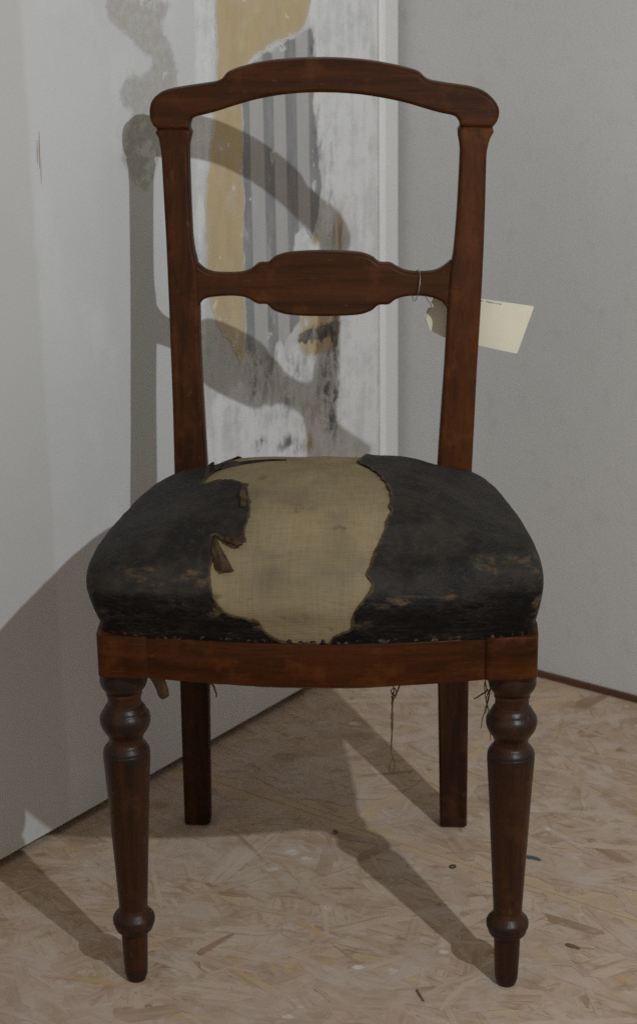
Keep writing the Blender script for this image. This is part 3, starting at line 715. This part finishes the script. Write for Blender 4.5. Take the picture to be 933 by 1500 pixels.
# turned front legs
LEGPX = [(990, 67), (993, 70), (1000, 70), (1005, 66.5), (1010, 60), (1014, 52), (1016, 53), (1019, 53), (1021, 50), (1032, 49.5), (1034, 53), (1037, 58), (1041, 63), (1042.5, 63.5), (1044, 66.5), (1047, 71), (1051, 74.5), (1056, 75), (1061, 73.5), (1067, 69), (1073, 61), (1078, 54), (1081, 51), (1086, 50), (1090, 52.5), (1094, 60), (1098, 66), (1100, 67.5), (1101.5, 67), (1103, 69), (1107, 69.3), (1115, 69), (1160, 62.5), (1215, 56), (1268, 49.5), (1310, 44.5), (1331, 42), (1334, 42.6), (1337, 44.5), (1340, 49), (1343, 55), (1345.5, 59.5), (1347, 61), (1349, 61.8), (1353, 61.8), (1355.5, 60.8), (1357, 58.5), (1357.8, 57.2), (1361, 56.4), (1364.5, 53), (1366.5, 46), (1367.5, 39.5), (1370, 38.5), (1400, 36.5), (1425, 34), (1431, 32.5), (1435, 27)]
prof = []
for y, w in LEGPX:
    P = at_y(744, y, 0); Pw = to_world([P])[0]
    mpp = ((Pw-EYE) @ W_)/FPX
    prof.append((w*mpp/2, P[2]))
prof = [(r, max(z, 0.0)) for r, z in prof]; prof[-1] = (prof[-1][0], 0.0003)
prof[0] = (prof[0][0], 0.357)
pp = spline(prof, 0.0012)[::-1]
for (xt, yt), (xb, yb_) in (((181.5, 1000), (200.5, 1430)), ((750, 1000), (741, 1432))):
    V, F = lathe(pp)
    a = at_y(xt, yt, 0); b_ = at_y(xb, yb_, 0)
    k = (a[0]-b_[0])/(a[2]-b_[2])
    V = [(x+b_[0]+k*(z-b_[2]), y, z) for x, y, z in V]
    mesh_obj('turned_leg', V, F, W_LEG, chair, sharp=38)
# seat rails
ZB, ZT = 0.3545, 0.3980
def plan_prism(out, z0, z1, b=0.002):
    v, f = prism(out, lambda x, z: 0, z1-z0, b)
    return [(x, z, z1-y) for x, y, z in v], f
xs = np.linspace(-0.1625, 0.1625, 28)
bow = lambda x: -0.0275-0.0205*(1-(x/0.1625)**2)
out = [(x, bow(x)) for x in xs]+[(x, bow(x)+0.022) for x in xs[::-1]]
v, f = plan_prism(out, ZB-0.0005, ZT, 0.0009); mesh_obj('front_rail', v, f, W_RAIL, chair, sharp=40)
for s in (-1, 1):
    out = spline([(s*0.1629, -0.0290), (s*0.19, -0.0285), (s*0.2075, -0.0270), (s*0.2125, -0.0225), (s*0.2135, -0.01), (s*0.2135, 0.018), (s*0.205, 0.0195), (s*0.18, 0.0195), (s*0.1630, 0.0195), (s*0.1629, 0.0)], 0.004, True)
    out = np.array([(q[0], q[1]) for q in out])
    v, f = plan_prism(out, ZB, ZT+0.0003, 0.0009); mesh_obj('corner_block', v, f, W_RAIL, chair, sharp=40)
    ys = np.linspace(0.0202, 0.3195, 20)
    side = lambda y: 0.2130-0.043*((y-0.02)/0.30)**1.25
    out = [(s*side(y), y) for y in ys]+[(s*(side(y)-0.022), y) for y in ys[::-1]]
    v, f = plan_prism(out, ZB, ZT, 0.0018); mesh_obj('side_rail', v, f, W_Y, chair, sharp=40)
v, f = box(-0.125, 0.125, 0.326, 0.346, ZB, ZT); mesh_obj('rear_rail', v, f, W_X, chair, sharp=40)

# ---- stuffed seat
def seat_outline():
    pts = [(0, .317), (.10, .316), (.148, .313), (.162, .304), (.175, .25), (.194, .16), (.205, .07), (.2085, .02), (.2075, -.008), (.199, -.0215), (.17, -.0265), (.10, -.037), (0, -.0440)]
    P = np.array(pts)
    for _ in range(4):
        Q = [P[0]]
        for a_, b_ in zip(P[:-1], P[1:]): Q += [.75*a_+.25*b_, .25*a_+.75*b_]
        Q.append(P[-1]); P = np.array(Q)
    d = np.r_[0, np.cumsum(np.linalg.norm(np.diff(P, axis=0), axis=1))]
    t = np.linspace(0, d[-1], 190)
    P = np.c_[np.interp(t, d, P[:, 0]), np.interp(t, d, P[:, 1])]
    return np.vstack([P, (P*[-1, 1])[::-1][1:-1]])
PROF_FRONT = [(0, .5143), (.3, .5087), (.55, .5007), (.75, .4770), (.9, .4650), (.97, .4555), (1.012, .444), (1.03, .431), (1.015, .414), (1.0, .3975)]
PROF_SIDE = [(0, .5143), (.3, .5087), (.55, .5000), (.75, .4852), (.9, .4752), (.99, .4700), (1.038, .4625), (1.053, .4465), (1.036, .4240), (1.0, .3975)]
OUT = seat_outline(); NPROF = 130
def prof_eval(PR, n):
    P = np.array(PR); t = np.linspace(0, len(P)-1, 1200); i = np.clip(t.astype(int), 0, len(P)-2); f = (t-i)[:, None]
    g = lambda k: P[np.clip(k, 0, len(P)-1)]
    a, b_, d, e = g(i-1), g(i), g(i+1), g(i+2)
    q = .5*((2*b_)+(d-a)*f+(2*a-5*b_+4*d-e)*f*f+(-a+3*b_-3*d+e)*f**3)
    for _ in range(60): q[1:-1] = (q[:-2]+2*q[1:-1]+q[2:])/4
    w = q*[0.2, 1]; s = np.r_[0, np.cumsum(np.linalg.norm(np.diff(w, axis=0), axis=1))]
    tt = np.linspace(0, s[-1], n)
    return np.c_[np.interp(tt, s, q[:, 0]), np.interp(tt, s, q[:, 1])]
PA, PB = prof_eval(PROF_FRONT, NPROF), prof_eval(PROF_SIDE, NPROF)
cen = np.array([0, 0.125])
dirs0 = (OUT-cen)/np.linalg.norm(OUT-cen, axis=1)[:, None]
ws = np.clip((np.abs(dirs0[:, 0])-.45)/.45, 0, 1); ws = ws*ws*(3-2*ws)
PQ = PA[:, None]*(1-ws)[None, :, None]+PB[:, None]*ws[None, :, None]
XY = cen + (OUT-cen)[None]*PQ[:, :, 0:1]
# the padding leans slightly to the left and sags unevenly
hgt = np.clip((PQ[:, :, 1]-0.40)/0.05, 0, 1)
XY = XY + np.array([-0.0025, 0])*hgt[:, :, None]
Zs = PQ[:, :, 1]
dent = 0.005*fbm(XY[:, :, 0]*16, XY[:, :, 1]*16, 5, 3)*hgt
POS = np.dstack([XY, Zs+dent])
def normals(P):
    di = np.gradient(P, axis=0); dj = (np.roll(P, -1, 1)-np.roll(P, 1, 1))
    n = np.cross(di, dj); n /= np.linalg.norm(n, axis=2)[:, :, None]+1e-12
    n[0] = (0, 0, 1)
    if n[NPROF//3, :, 2].mean() < 0: n = -n; n[0] = (0, 0, 1)
    return n
NRM = normals(POS)
# unrolled coordinates of the seat surface
ds = np.linalg.norm(np.diff(POS, axis=0), axis=2); arc = np.vstack([np.zeros(POS.shape[1]), np.cumsum(ds, axis=0)])
dirs = (OUT-cen)/np.linalg.norm(OUT-cen, axis=1)[:, None]
FLAT = dirs[None]*arc[:, :, None]
wp = to_world(POS.reshape(-1, 3)); sx, sy = proj(wp)
wn = NRM.reshape(-1, 3) @ RZ.T; face = ((EYE-wp)*wn).sum(1) > 0
fx_, fy_ = sx[face], sy[face]; ff = FLAT.reshape(-1, 2)[face]
def seat_flat(x, y):
    d = (fx_-x)**2+(fy_-y)**2; k = np.argsort(d)[:4]; w = 1/(d[k]+.3); return (ff[k]*w[:, None]).sum(0)/w.sum()
HOLE = [(327, 688), (312, 694), (303, 703), (298, 712), (306, 711), (320, 707), (338, 709), (352, 717), (363, 722), (365, 742), (368, 756), (362, 776), (359, 800), (348, 806), (330, 796), (314, 788), (311, 802), (312, 830), (313, 868), (318, 882), (328, 895), (346, 901), (372, 906), (382, 910), (388, 921), (402, 932), (418, 937), (428, 941), (434, 950), (482, 950), (486, 934), (498, 927), (513, 921), (517, 904), (524, 890), (533, 878), (543, 866), (544, 856), (540, 848), (536, 842), (540, 828), (546, 814), (556, 794), (566, 771), (573, 750), (570, 742), (571, 722), (566, 708), (555, 697), (540, 688), (524, 680)]
hf = [seat_flat(*q) for q in HOLE]
hf = hf + [np.array([0.055, 0.150]), np.array([0.02, 0.172]), np.array([-0.03, 0.168]), np.array([-0.085, 0.138])]
P2 = FLAT.reshape(-1, 2)
dh = -sdf(P2, hf)                                            # positive on the leather
dh = dh + 0.0050*fbm(P2[:, 0]*150, P2[:, 1]*150, 31, 5)+0.006*fbm(P2[:, 0]*60, P2[:, 1]*60, 33, 3)
dh = dh.reshape(NPROF, -1)
# loose tongue of leather lying over the canvas
TONGUE = np.array([seat_flat(*q) for q in [(300, 711), (320, 706), (352, 716), (366, 722), (370, 756), (362, 780), (360, 806), (330, 797), (312, 788)]])
root = np.array([seat_flat(308, 710), seat_flat(312, 788)])
rd = root[1]-root[0]; rd /= np.linalg.norm(rd); rn = np.array([-rd[1], rd[0]])
if (TONGUE.mean(0)-root[0]) @ rn < 0: rn = -rn
dist_root = ((P2-root[0]) @ rn).reshape(NPROF, -1)
in_t = np.clip(sdf(P2, TONGUE).reshape(NPROF, -1)/0.004+1.2, 0, 1)
lift = 0.0017 + in_t*np.clip(dist_root/0.05, 0, 1.2)**1.2*0.0105
curl = np.exp(-np.clip(dh, 0, 1)/0.006)
lift = lift + 0.0022*curl*(0.6+1.6*fbm(P2[:, 0]*60, P2[:, 1]*60, 50, 3).reshape(NPROF, -1)) 
wr = 0.0012*fbm(P2[:, 0]*40, P2[:, 1]*40, 77, 4).reshape(NPROF, -1)
LPOS = POS + NRM*(lift+wr)[:, :, None]
LPOS[-1, :, 2] = np.maximum(LPOS[-1, :, 2], 0.3972)
# rubbed brown places on the leather
wear = np.zeros(len(P2))
for x, y, rx, ry, q in ((255, 855, 60, 16, .9), (285, 845, 30, 10, 1.0), (210, 840, 30, 10, .6), (132, 870, 8, 34, 1.1), (150, 905, 14, 20, .5), (330, 890, 26, 16, .9), (290, 880, 60, 14, .55), (380, 912, 12, 12, .8),
                       (735, 828, 45, 14, 1.0), (785, 830, 14, 22, .9), (782, 885, 8, 36, 1.1), (560, 883, 40, 9, .9), (640, 872, 60, 12, .5), (530, 915, 16, 8, .6), (690, 870, 30, 14, .4), (200, 925, 70, 8, .35), (640, 930, 120, 6, .35)):
    wear = np.maximum(wear, q*np.exp(-((sx-x)/rx)**2-((sy-y)/ry)**2)*face)
wear = wear.reshape(NPROF, -1)
# canvas underneath
nj = POS.shape[1]; V = POS.reshape(-1, 3); F = []
for i in range(NPROF-1):
    for j in range(nj):
        q = (i*nj+j, (i+1)*nj+j, (i+1)*nj+(j+1) % nj, i*nj+(j+1) % nj)
        F.append(q)
stain = np.zeros(len(V))
for x, y, rx, ry, s in ((395, 850, 34, 26, .9), (470, 850, 40, 30, .6), (420, 720, 60, 14, .45), (500, 800, 30, 40, .4), (380, 780, 26, 40, .3), (440, 905, 40, 12, .4), (495, 758, 16, 8, .8)):
    stain = np.maximum(stain, s*np.exp(-((sx-x)/rx)**2-((sy-y)/ry)**2)*face)
def orient(F, V):      # flip all faces if they look inwards
    k = [g for g in F if len(g) == 4][len(F)//4]
    a_, b_, c_ = (np.array(V[i]) for i in k[:3]); n = np.cross(b_-a_, c_-a_)
    return F if n @ (a_-np.array([0, .14, .40])) > 0 else [g[::-1] for g in F]
mesh_obj('canvas_padding', V, orient(F, V), CANVAS, chair, attrs={'stain': stain})
V, F, X, cut = clip_grid(LPOS, dh, wrap=True, extra=[np.clip(dh, 0, .05), NRM[:, :, 0], NRM[:, :, 1], NRM[:, :, 2], wear])
n0 = len(F); F2 = orient(F, V); flipped = F2 is not F and F2[0] != F[0]
nb = len(V); NV = X[:, 1:4]
low = V - NV*0.0011
# the whole sheet gets an underside, so the torn tongue shows thickness
Fall = list(F2) + [tuple(i+nb for i in g[::-1]) for g in F2]
for a_, b_ in cut: Fall.append((a_, a_+nb, b_+nb, b_))
mi = [0]*n0 + [1]*(n0+len(cut))
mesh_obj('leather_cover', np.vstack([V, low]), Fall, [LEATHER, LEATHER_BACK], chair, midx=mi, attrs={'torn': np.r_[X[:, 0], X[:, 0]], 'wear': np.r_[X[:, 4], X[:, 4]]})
# small folded-back and curled pieces of the tear, showing the brown underside
def seat_point(x, y, h):
    d = (fx_-x)**2+(fy_-y)**2; k = np.argsort(d)[:4]; w = 1/(d[k]+.3); w /= w.sum()
    P = POS.reshape(-1, 3)[face][k]; N = NRM.reshape(-1, 3)[face][k]
    return (P*w[:, None]).sum(0)+(N*w[:, None]).sum(0)*h
def curl_piece(rows, mat, name):
    """rows of (x, y, height) stations: a bent strip with thickness"""
    G = [[seat_point(x, y, h) for x, y, h in r] for r in rows]
    ni, nj = len(G), len(G[0])
    # refine by splines along both directions
    G = np.array(G)
    A = np.array([spline(G[i], np.linalg.norm(G[i][1]-G[i][0])/6)[:6*(nj-1)+1] if False else np.array([np.interp(np.linspace(0, nj-1, 13), range(nj), G[i][:, k]) for k in range(3)]).T for i in range(ni)])
    B = np.array([np.array([np.interp(np.linspace(0, ni-1, 13), range(ni), A[:, j, k]) for k in range(3)]).T for j in range(13)])
    B = B.transpose(1, 0, 2); V = B.reshape(-1, 3); F = []
    V = V + 0.0006*rng.normal(size=V.shape)*0.4
    for i in range(12):
        for j in range(12): F.append((i*13+j, i*13+j+1, (i+1)*13+j+1, (i+1)*13+j))
    o = mesh_obj(name, V, F, mat, chair)
    md = o.modifiers.new('thickness', 'SOLIDIFY'); md.thickness = 0.0012; md.offset = 0
    return o
curl_piece([[(362, 721, .0085), (357, 727, .0125), (353, 739, .0125)], [(364, 732, .0085), (359, 739, .0115), (354, 747, .0115)], [(367, 752, .0075), (360, 753, .0095), (354, 753, .0095)]], LEATHER_BACK, 'folded_corner')
curl_piece([[(312, 788, .002), (311, 812, .003), (317, 836, .002)], [(315, 790, .006), (321, 815, .009), (328, 842, .007)], [(317, 793, .004), (330, 818, .005), (343, 839, .003)]], LEATHER_BACK, 'curled_strip')
curl_piece([[(330, 797, .006), (345, 806, .007), (357, 806, .008)], [(331, 793, .0075), (346, 797, .011), (359, 792, .011)]], LEATHER_BACK, 'turned_edge')
# upright torn point by the left post and the ragged leather left standing along the back of the hole
def ragged(name, base, tips, mat):
    V = []; F = []
    for (bx, by), (tx, ty, ty_) in zip(base, tips):
        b_ = seat_point(bx, by, -0.002); V.append(b_)
        t_ = at_y(tx, ty, b_[1]+ty_); V.append(t_)
    for i in range(len(base)-1): F.append((2*i, 2*i+2, 2*i+3, 2*i+1))
    o = mesh_obj(name, V, F, mat, chair, smooth=False, attrs={'torn': [0.004]*len(V)})
    md = o.modifiers.new('thickness', 'SOLIDIFY'); md.thickness = 0.0014; md.offset = 0
    return o
ragged('torn_point', [(292, 704), (298, 702), (304, 699), (308, 696), (311, 694)], [(294, 697, .004), (301, 689, .006), (307, 680, .008), (312.5, 676.5, .009), (313.5, 679, .009)], LEATHER)
def rear_rag():
    V = []; F = []
    top = [(321, 687), (326, 680), (334, 679), (345, 676), (352, 677), (362, 675.5), (378, 674), (398, 673), (420, 673.5)]
    for k, (x, y) in enumerate(top):
        t_ = at_y(x, y, 0.19); V.append(t_); V.append(t_+np.array([0, 0.012, -0.012])); V.append(t_+np.array([0, -0.001, -0.008]))
    for i in range(len(top)-1):
        a_, b_ = 3*i, 3*(i+1)
        F += [(a_, b_, b_+1, a_+1), (a_+2, b_+2, b_, a_)]
    o = mesh_obj('torn_rear_edge', V, F, LEATHER, chair, attrs={'torn': [0.01]*len(V)})
    md = o.modifiers.new('thickness', 'SOLIDIFY'); md.thickness = 0.0012; md.offset = 0
rear_rag()
# ragged tabs of leather still nailed along the bottom of the tear
for (x, w, h) in ((424, 10, 8), (441, 8, 6), (459, 11, 7), (473, 8, 9), (491, 14, 8)):
    V = []; F = []
    for k in range(7):
        t = -1+k/3; hh = h*math.sqrt(max(0.02, 1-t*t))*(0.85+0.3*rng.random())
        V.append(seat_point(x+t*w/2, 944.5, 0.0016)); V.append(seat_point(x+t*w/2*.9, 944.5-hh*.6, 0.0024)); V.append(seat_point(x+t*w/2*.75, 944.5-hh, 0.0012))
    for k in range(6):
        for q in range(2): F.append((3*k+q, 3*k+3+q, 3*k+4+q, 3*k+1+q))
    o = mesh_obj('leather_tab', V, F, LEATHER, chair, attrs={'torn': [0.003]*len(V)})
    md = o.modifiers.new('thickness', 'SOLIDIFY'); md.thickness = 0.001; md.offset = 0
# lining under the seat, sagging a little below the rail
xs_ = np.linspace(-0.155, 0.155, 40); V = []; F = []
for j, y in enumerate(np.linspace(-0.022, 0.31, 16)):
    for x in xs_:
        sag = 0.004*(1-(x/0.155)**2)*(1 if j else .9) + 0.0022*float(fbm(np.array([x*60]), np.array([y*60]), 4, 3)[0])
        yy = y if j else bow(x)+0.010
        V.append((x*(1-0.2*y/0.31), yy, ZB-0.0012-sag))
for j in range(15):
    for i in range(39): F.append((j*40+i, j*40+i+1, (j+1)*40+i+1, (j+1)*40+i))
o = mesh_obj('seat_lining', V, F, SCRAP, chair); md = o.modifiers.new('thickness', 'SOLIDIFY'); md.thickness = 0.001
# hanging scrap of lining by the left front leg
V = []; F = []
rows = [((216, 988), (243, 992)), ((222, 1000), (245, 1003)), ((228, 1010), (246, 1010)), ((232, 1020), (246, 1021))]
for k, (a_, b_) in enumerate(rows):
    pa = at_y(*a_, 0.030+0.004*k); pb = at_y(*b_, 0.036+0.003*k)
    for t in np.linspace(0, 1, 6):
        q = pa*(1-t)+pb*t; q[1] += 0.005*math.sin(t*5+k*.7); V.append(q)
for k in range(3):
    for i in range(5): F.append((k*6+i, k*6+i+1, (k+1)*6+i+1, (k+1)*6+i))
o = mesh_obj('hanging_scrap', V, F, SCRAP, chair); md = o.modifiers.new('thickness', 'SOLIDIFY'); md.thickness = 0.0012
# threads and straw hanging from the seat
def px_tube(name, px, Y, r, mat, wob=0.0008, taper=.6):
    P = spline([at_y(x, y, Y) for x, y in px], 0.004); P = P+rng.normal(size=P.shape)*wob*.35
    v, f = tube(P, r, 5, taper); return v, f
th = [px_tube('', [(574, 998), (577, 1012), (576, 1024), (573, 1050), (574, 1075), (572, 1100), (576, 1112), (578, 1124), (574, 1134), (570, 1128), (572, 1116), (575, 1108)], 0.0, 0.0007, THREAD),
      px_tube('', [(585, 1000), (582, 1012), (577, 1020), (573, 1012), (577, 1006), (581, 1016), (575, 1026), (573, 1020)], 0.002, 0.0009, THREAD),
      px_tube('', [(577, 1014), (574, 1036), (575, 1060), (573, 1082), (573, 1098)], 0.001, 0.0010, THREAD)]
v, f = join(th); mesh_obj('hanging_thread', v, f, THREAD, chair)
sw = [px_tube('', [(712, 990), (711, 1004), (716, 1018), (711, 1036), (704, 1067)], 0.03, .0007, STRAW), px_tube('', [(714, 1010), (705, 1018), (694, 1024)], 0.03, .0010, STRAW),
      px_tube('', [(713, 992), (718, 1008), (711, 1022), (715, 1040), (717, 1060), (718, 1085)], 0.028, .0007, STRAW), px_tube('', [(709, 1000), (710, 1020), (714, 1034), (710, 1046)], 0.035, .0006, STRAW), px_tube('', [(720, 1005), (716, 1020), (712, 1038)], 0.03, .0006, STRAW)]
v, f = join(sw); mesh_obj('straw_tuft', v, f, STRAW, chair)
v, f = px_tube('', [(309, 1000), (314, 1008), (318, 1016), (317, 1022)], 0.02, .0013, STRAW); mesh_obj('loose_strand', v, f, STRAW, chair)

# ---------------------------------------------------------------- the paper tag tied to the middle rail
tagp = empty('paper_tag', tuple(to_world([at_y(612, 437, 0.365)])[0]), YAW)
tag(tagp, 'cream paper label tied with wire to the middle rail, hanging behind the right post', 'paper tag')
T0 = to_local(np.array(tagp.location))
TY = 0.3815
TAG = [(622, 462), (627, 450), (640, 427), (782, 448.5), (757, 518), (650, 494), (630, 484)]
pts = [at_y(x, y, TY+0.006*((at_y(x, y, TY)[0]-0.19)/0.06)**2*0.5) for x, y in TAG]
rows = []
# card as a gently bent sheet: subdivide the outline polygon along x
def tag_y(x): return TY+0.006*((x-0.19)/0.06)**2*0.5
poly = np.array([(q[0], q[2]) for q in pts])
g = 0.0025; lo_, hi_ = poly.min(0)-.004, poly.max(0)+.004
A, B = np.meshgrid(np.arange(lo_[0], hi_[0], g), np.arange(lo_[1], hi_[1], g), indexing='ij')
val = sdf(np.c_[A.ravel(), B.ravel()], poly).reshape(A.shape)
hole = at_y(632, 449, TY); val = np.minimum(val, np.hypot(A-hole[0], B-hole[2])-0.0026)
pos = np.dstack([A-T0[0], tag_y(A)-T0[1]+0*B, B-T0[2]])
V, F, X, cut = clip_grid(pos, val)
o = mesh_obj('card', V, F, PAPER, tagp, smooth=False); md = o.modifiers.new('thickness', 'SOLIDIFY'); md.thickness = 0.0005
# pencilled word
sq = []
wx = np.linspace(0, 1, 60)
def ink(x0, y0, x1, y1, amp, fq, ph=0):
    P = []
    for t in np.linspace(0, 1, 60):
        x = x0+(x1-x0)*t + 1.2*math.sin(t*fq*1.0+ph); y = y0+(y1-y0)*t+amp*math.sin(t*fq+ph)*(.6+.4*math.sin(t*7))
        q = at_y(x, y, TY); q[1] = tag_y(q[0])-0.0006; P.append(q-T0)
    return tube(P, 0.00022, 4)
v, f = join([ink(711, 441.6, 734, 445.6, 1.25, 44), ink(704, 440.2, 708, 441, .8, 12)])
mesh_obj('handwriting', v, f, INK, tagp)
# wire loop round the rail
P = []
for t in np.linspace(0, 2*math.pi*1.12, 46):
    c0 = at_back(612, 418, 0.012)
    P.append(c0+np.array([0.0042*math.sin(t*1.0+.6)-0.002, -0.0165*math.cos(t-.3)*1.0, 0.0172*math.sin(t-.3)*1.0])-T0)
e = at_y(632, 449, TY-0.001)-T0
P2_ = [P[-1], P[-1]*.5+e*.5+np.array([0, .004, -.004]), e, e+np.array([-.004, .001, -.004]), e+np.array([-.007, -.001, -.016]), e+np.array([-.004, -.002, -.02])]
v, f = join([tube(P, .00045, 5), tube(spline(P2_, .002), .0004, 5)])
mesh_obj('wire_loop', v, f, WIRE, tagp)

# ---------------------------------------------------------------- bits lying on the floor
def chip(name, px, mat, label, cat, th=0.0012, seed=0):
    r = np.random.default_rng(seed)
    c = on_floor(*px[0]); Q = np.array([on_floor(*q)[:2] for q in px[1:]])-c[:2]
    out = spline(Q, 0.002, True); out = out+r.normal(size=out.shape)*0.0003
    v, f = prism([tuple(q) for q in out], lambda x, z: 0, th, min(.0004, th*.3))
    v = [(x, z, th-y) for x, y, z in v]
    o = mesh_obj(name, v, f, mat, smooth=False); o.location = (c[0], c[1], 0.0014); tag(o, label, cat); return o
WHITE = plain('white_plaster_crumb', (0.72, 0.71, 0.69), 0.9, 0.1, 0.08)
SLATE = plain('dark_slate_sliver', (0.07, 0.075, 0.085), 0.6)
BARK = plain('dark_splinter', (0.13, 0.088, 0.056), 0.8)
chip('dark_sliver', [(780, 1258), (769, 1255), (776, 1256), (786, 1258), (792, 1262), (780, 1260), (771, 1258)], SLATE, 'blue grey sliver lying just right of the right turned leg', 'sliver', seed=1)
chip('wood_splinter', [(612, 1458), (609, 1451), (612, 1453), (618, 1463), (621, 1469), (615, 1463)], BARK, 'dark splinter near the bottom edge left of the right turned leg', 'splinter', seed=2)
chip('wood_splinter', [(300, 1384), (290, 1396), (306, 1386), (338, 1370), (340, 1373), (308, 1392), (296, 1400)], plain('red_brown_splinter', (0.29, 0.185, 0.125), 0.8), 'long reddish splinter right of the left turned leg foot', 'splinter', th=.0006, seed=3)
chip('wood_splinter', [(838, 1386), (828, 1384), (837, 1385), (850, 1391), (846, 1391.5), (832, 1388)], BARK, 'dark splinter on the floor far right beyond the right foot', 'splinter', th=.0007, seed=5)
c = on_floor(663, 1271)
v, f = lathe([(0.0022, 0.0), (0.0022, 0.0008), (0.0040, 0.0008), (0.0040, 0.0)], 20, False)
o = mesh_obj('metal_ring', v, f, IRON, sharp=30); o.location = (c[0], c[1], 0.0014); tag(o, 'tiny dark metal ring lying between the two right hand legs', 'ring')
c = on_floor(491, 1221); chip('dark_pebble', [(491, 1221), (488, 1220), (492, 1219), (495, 1221), (492, 1223)], BARK, 'small dark crumb lying at the edge of the chair shadow', 'crumb', th=.0025, seed=6)
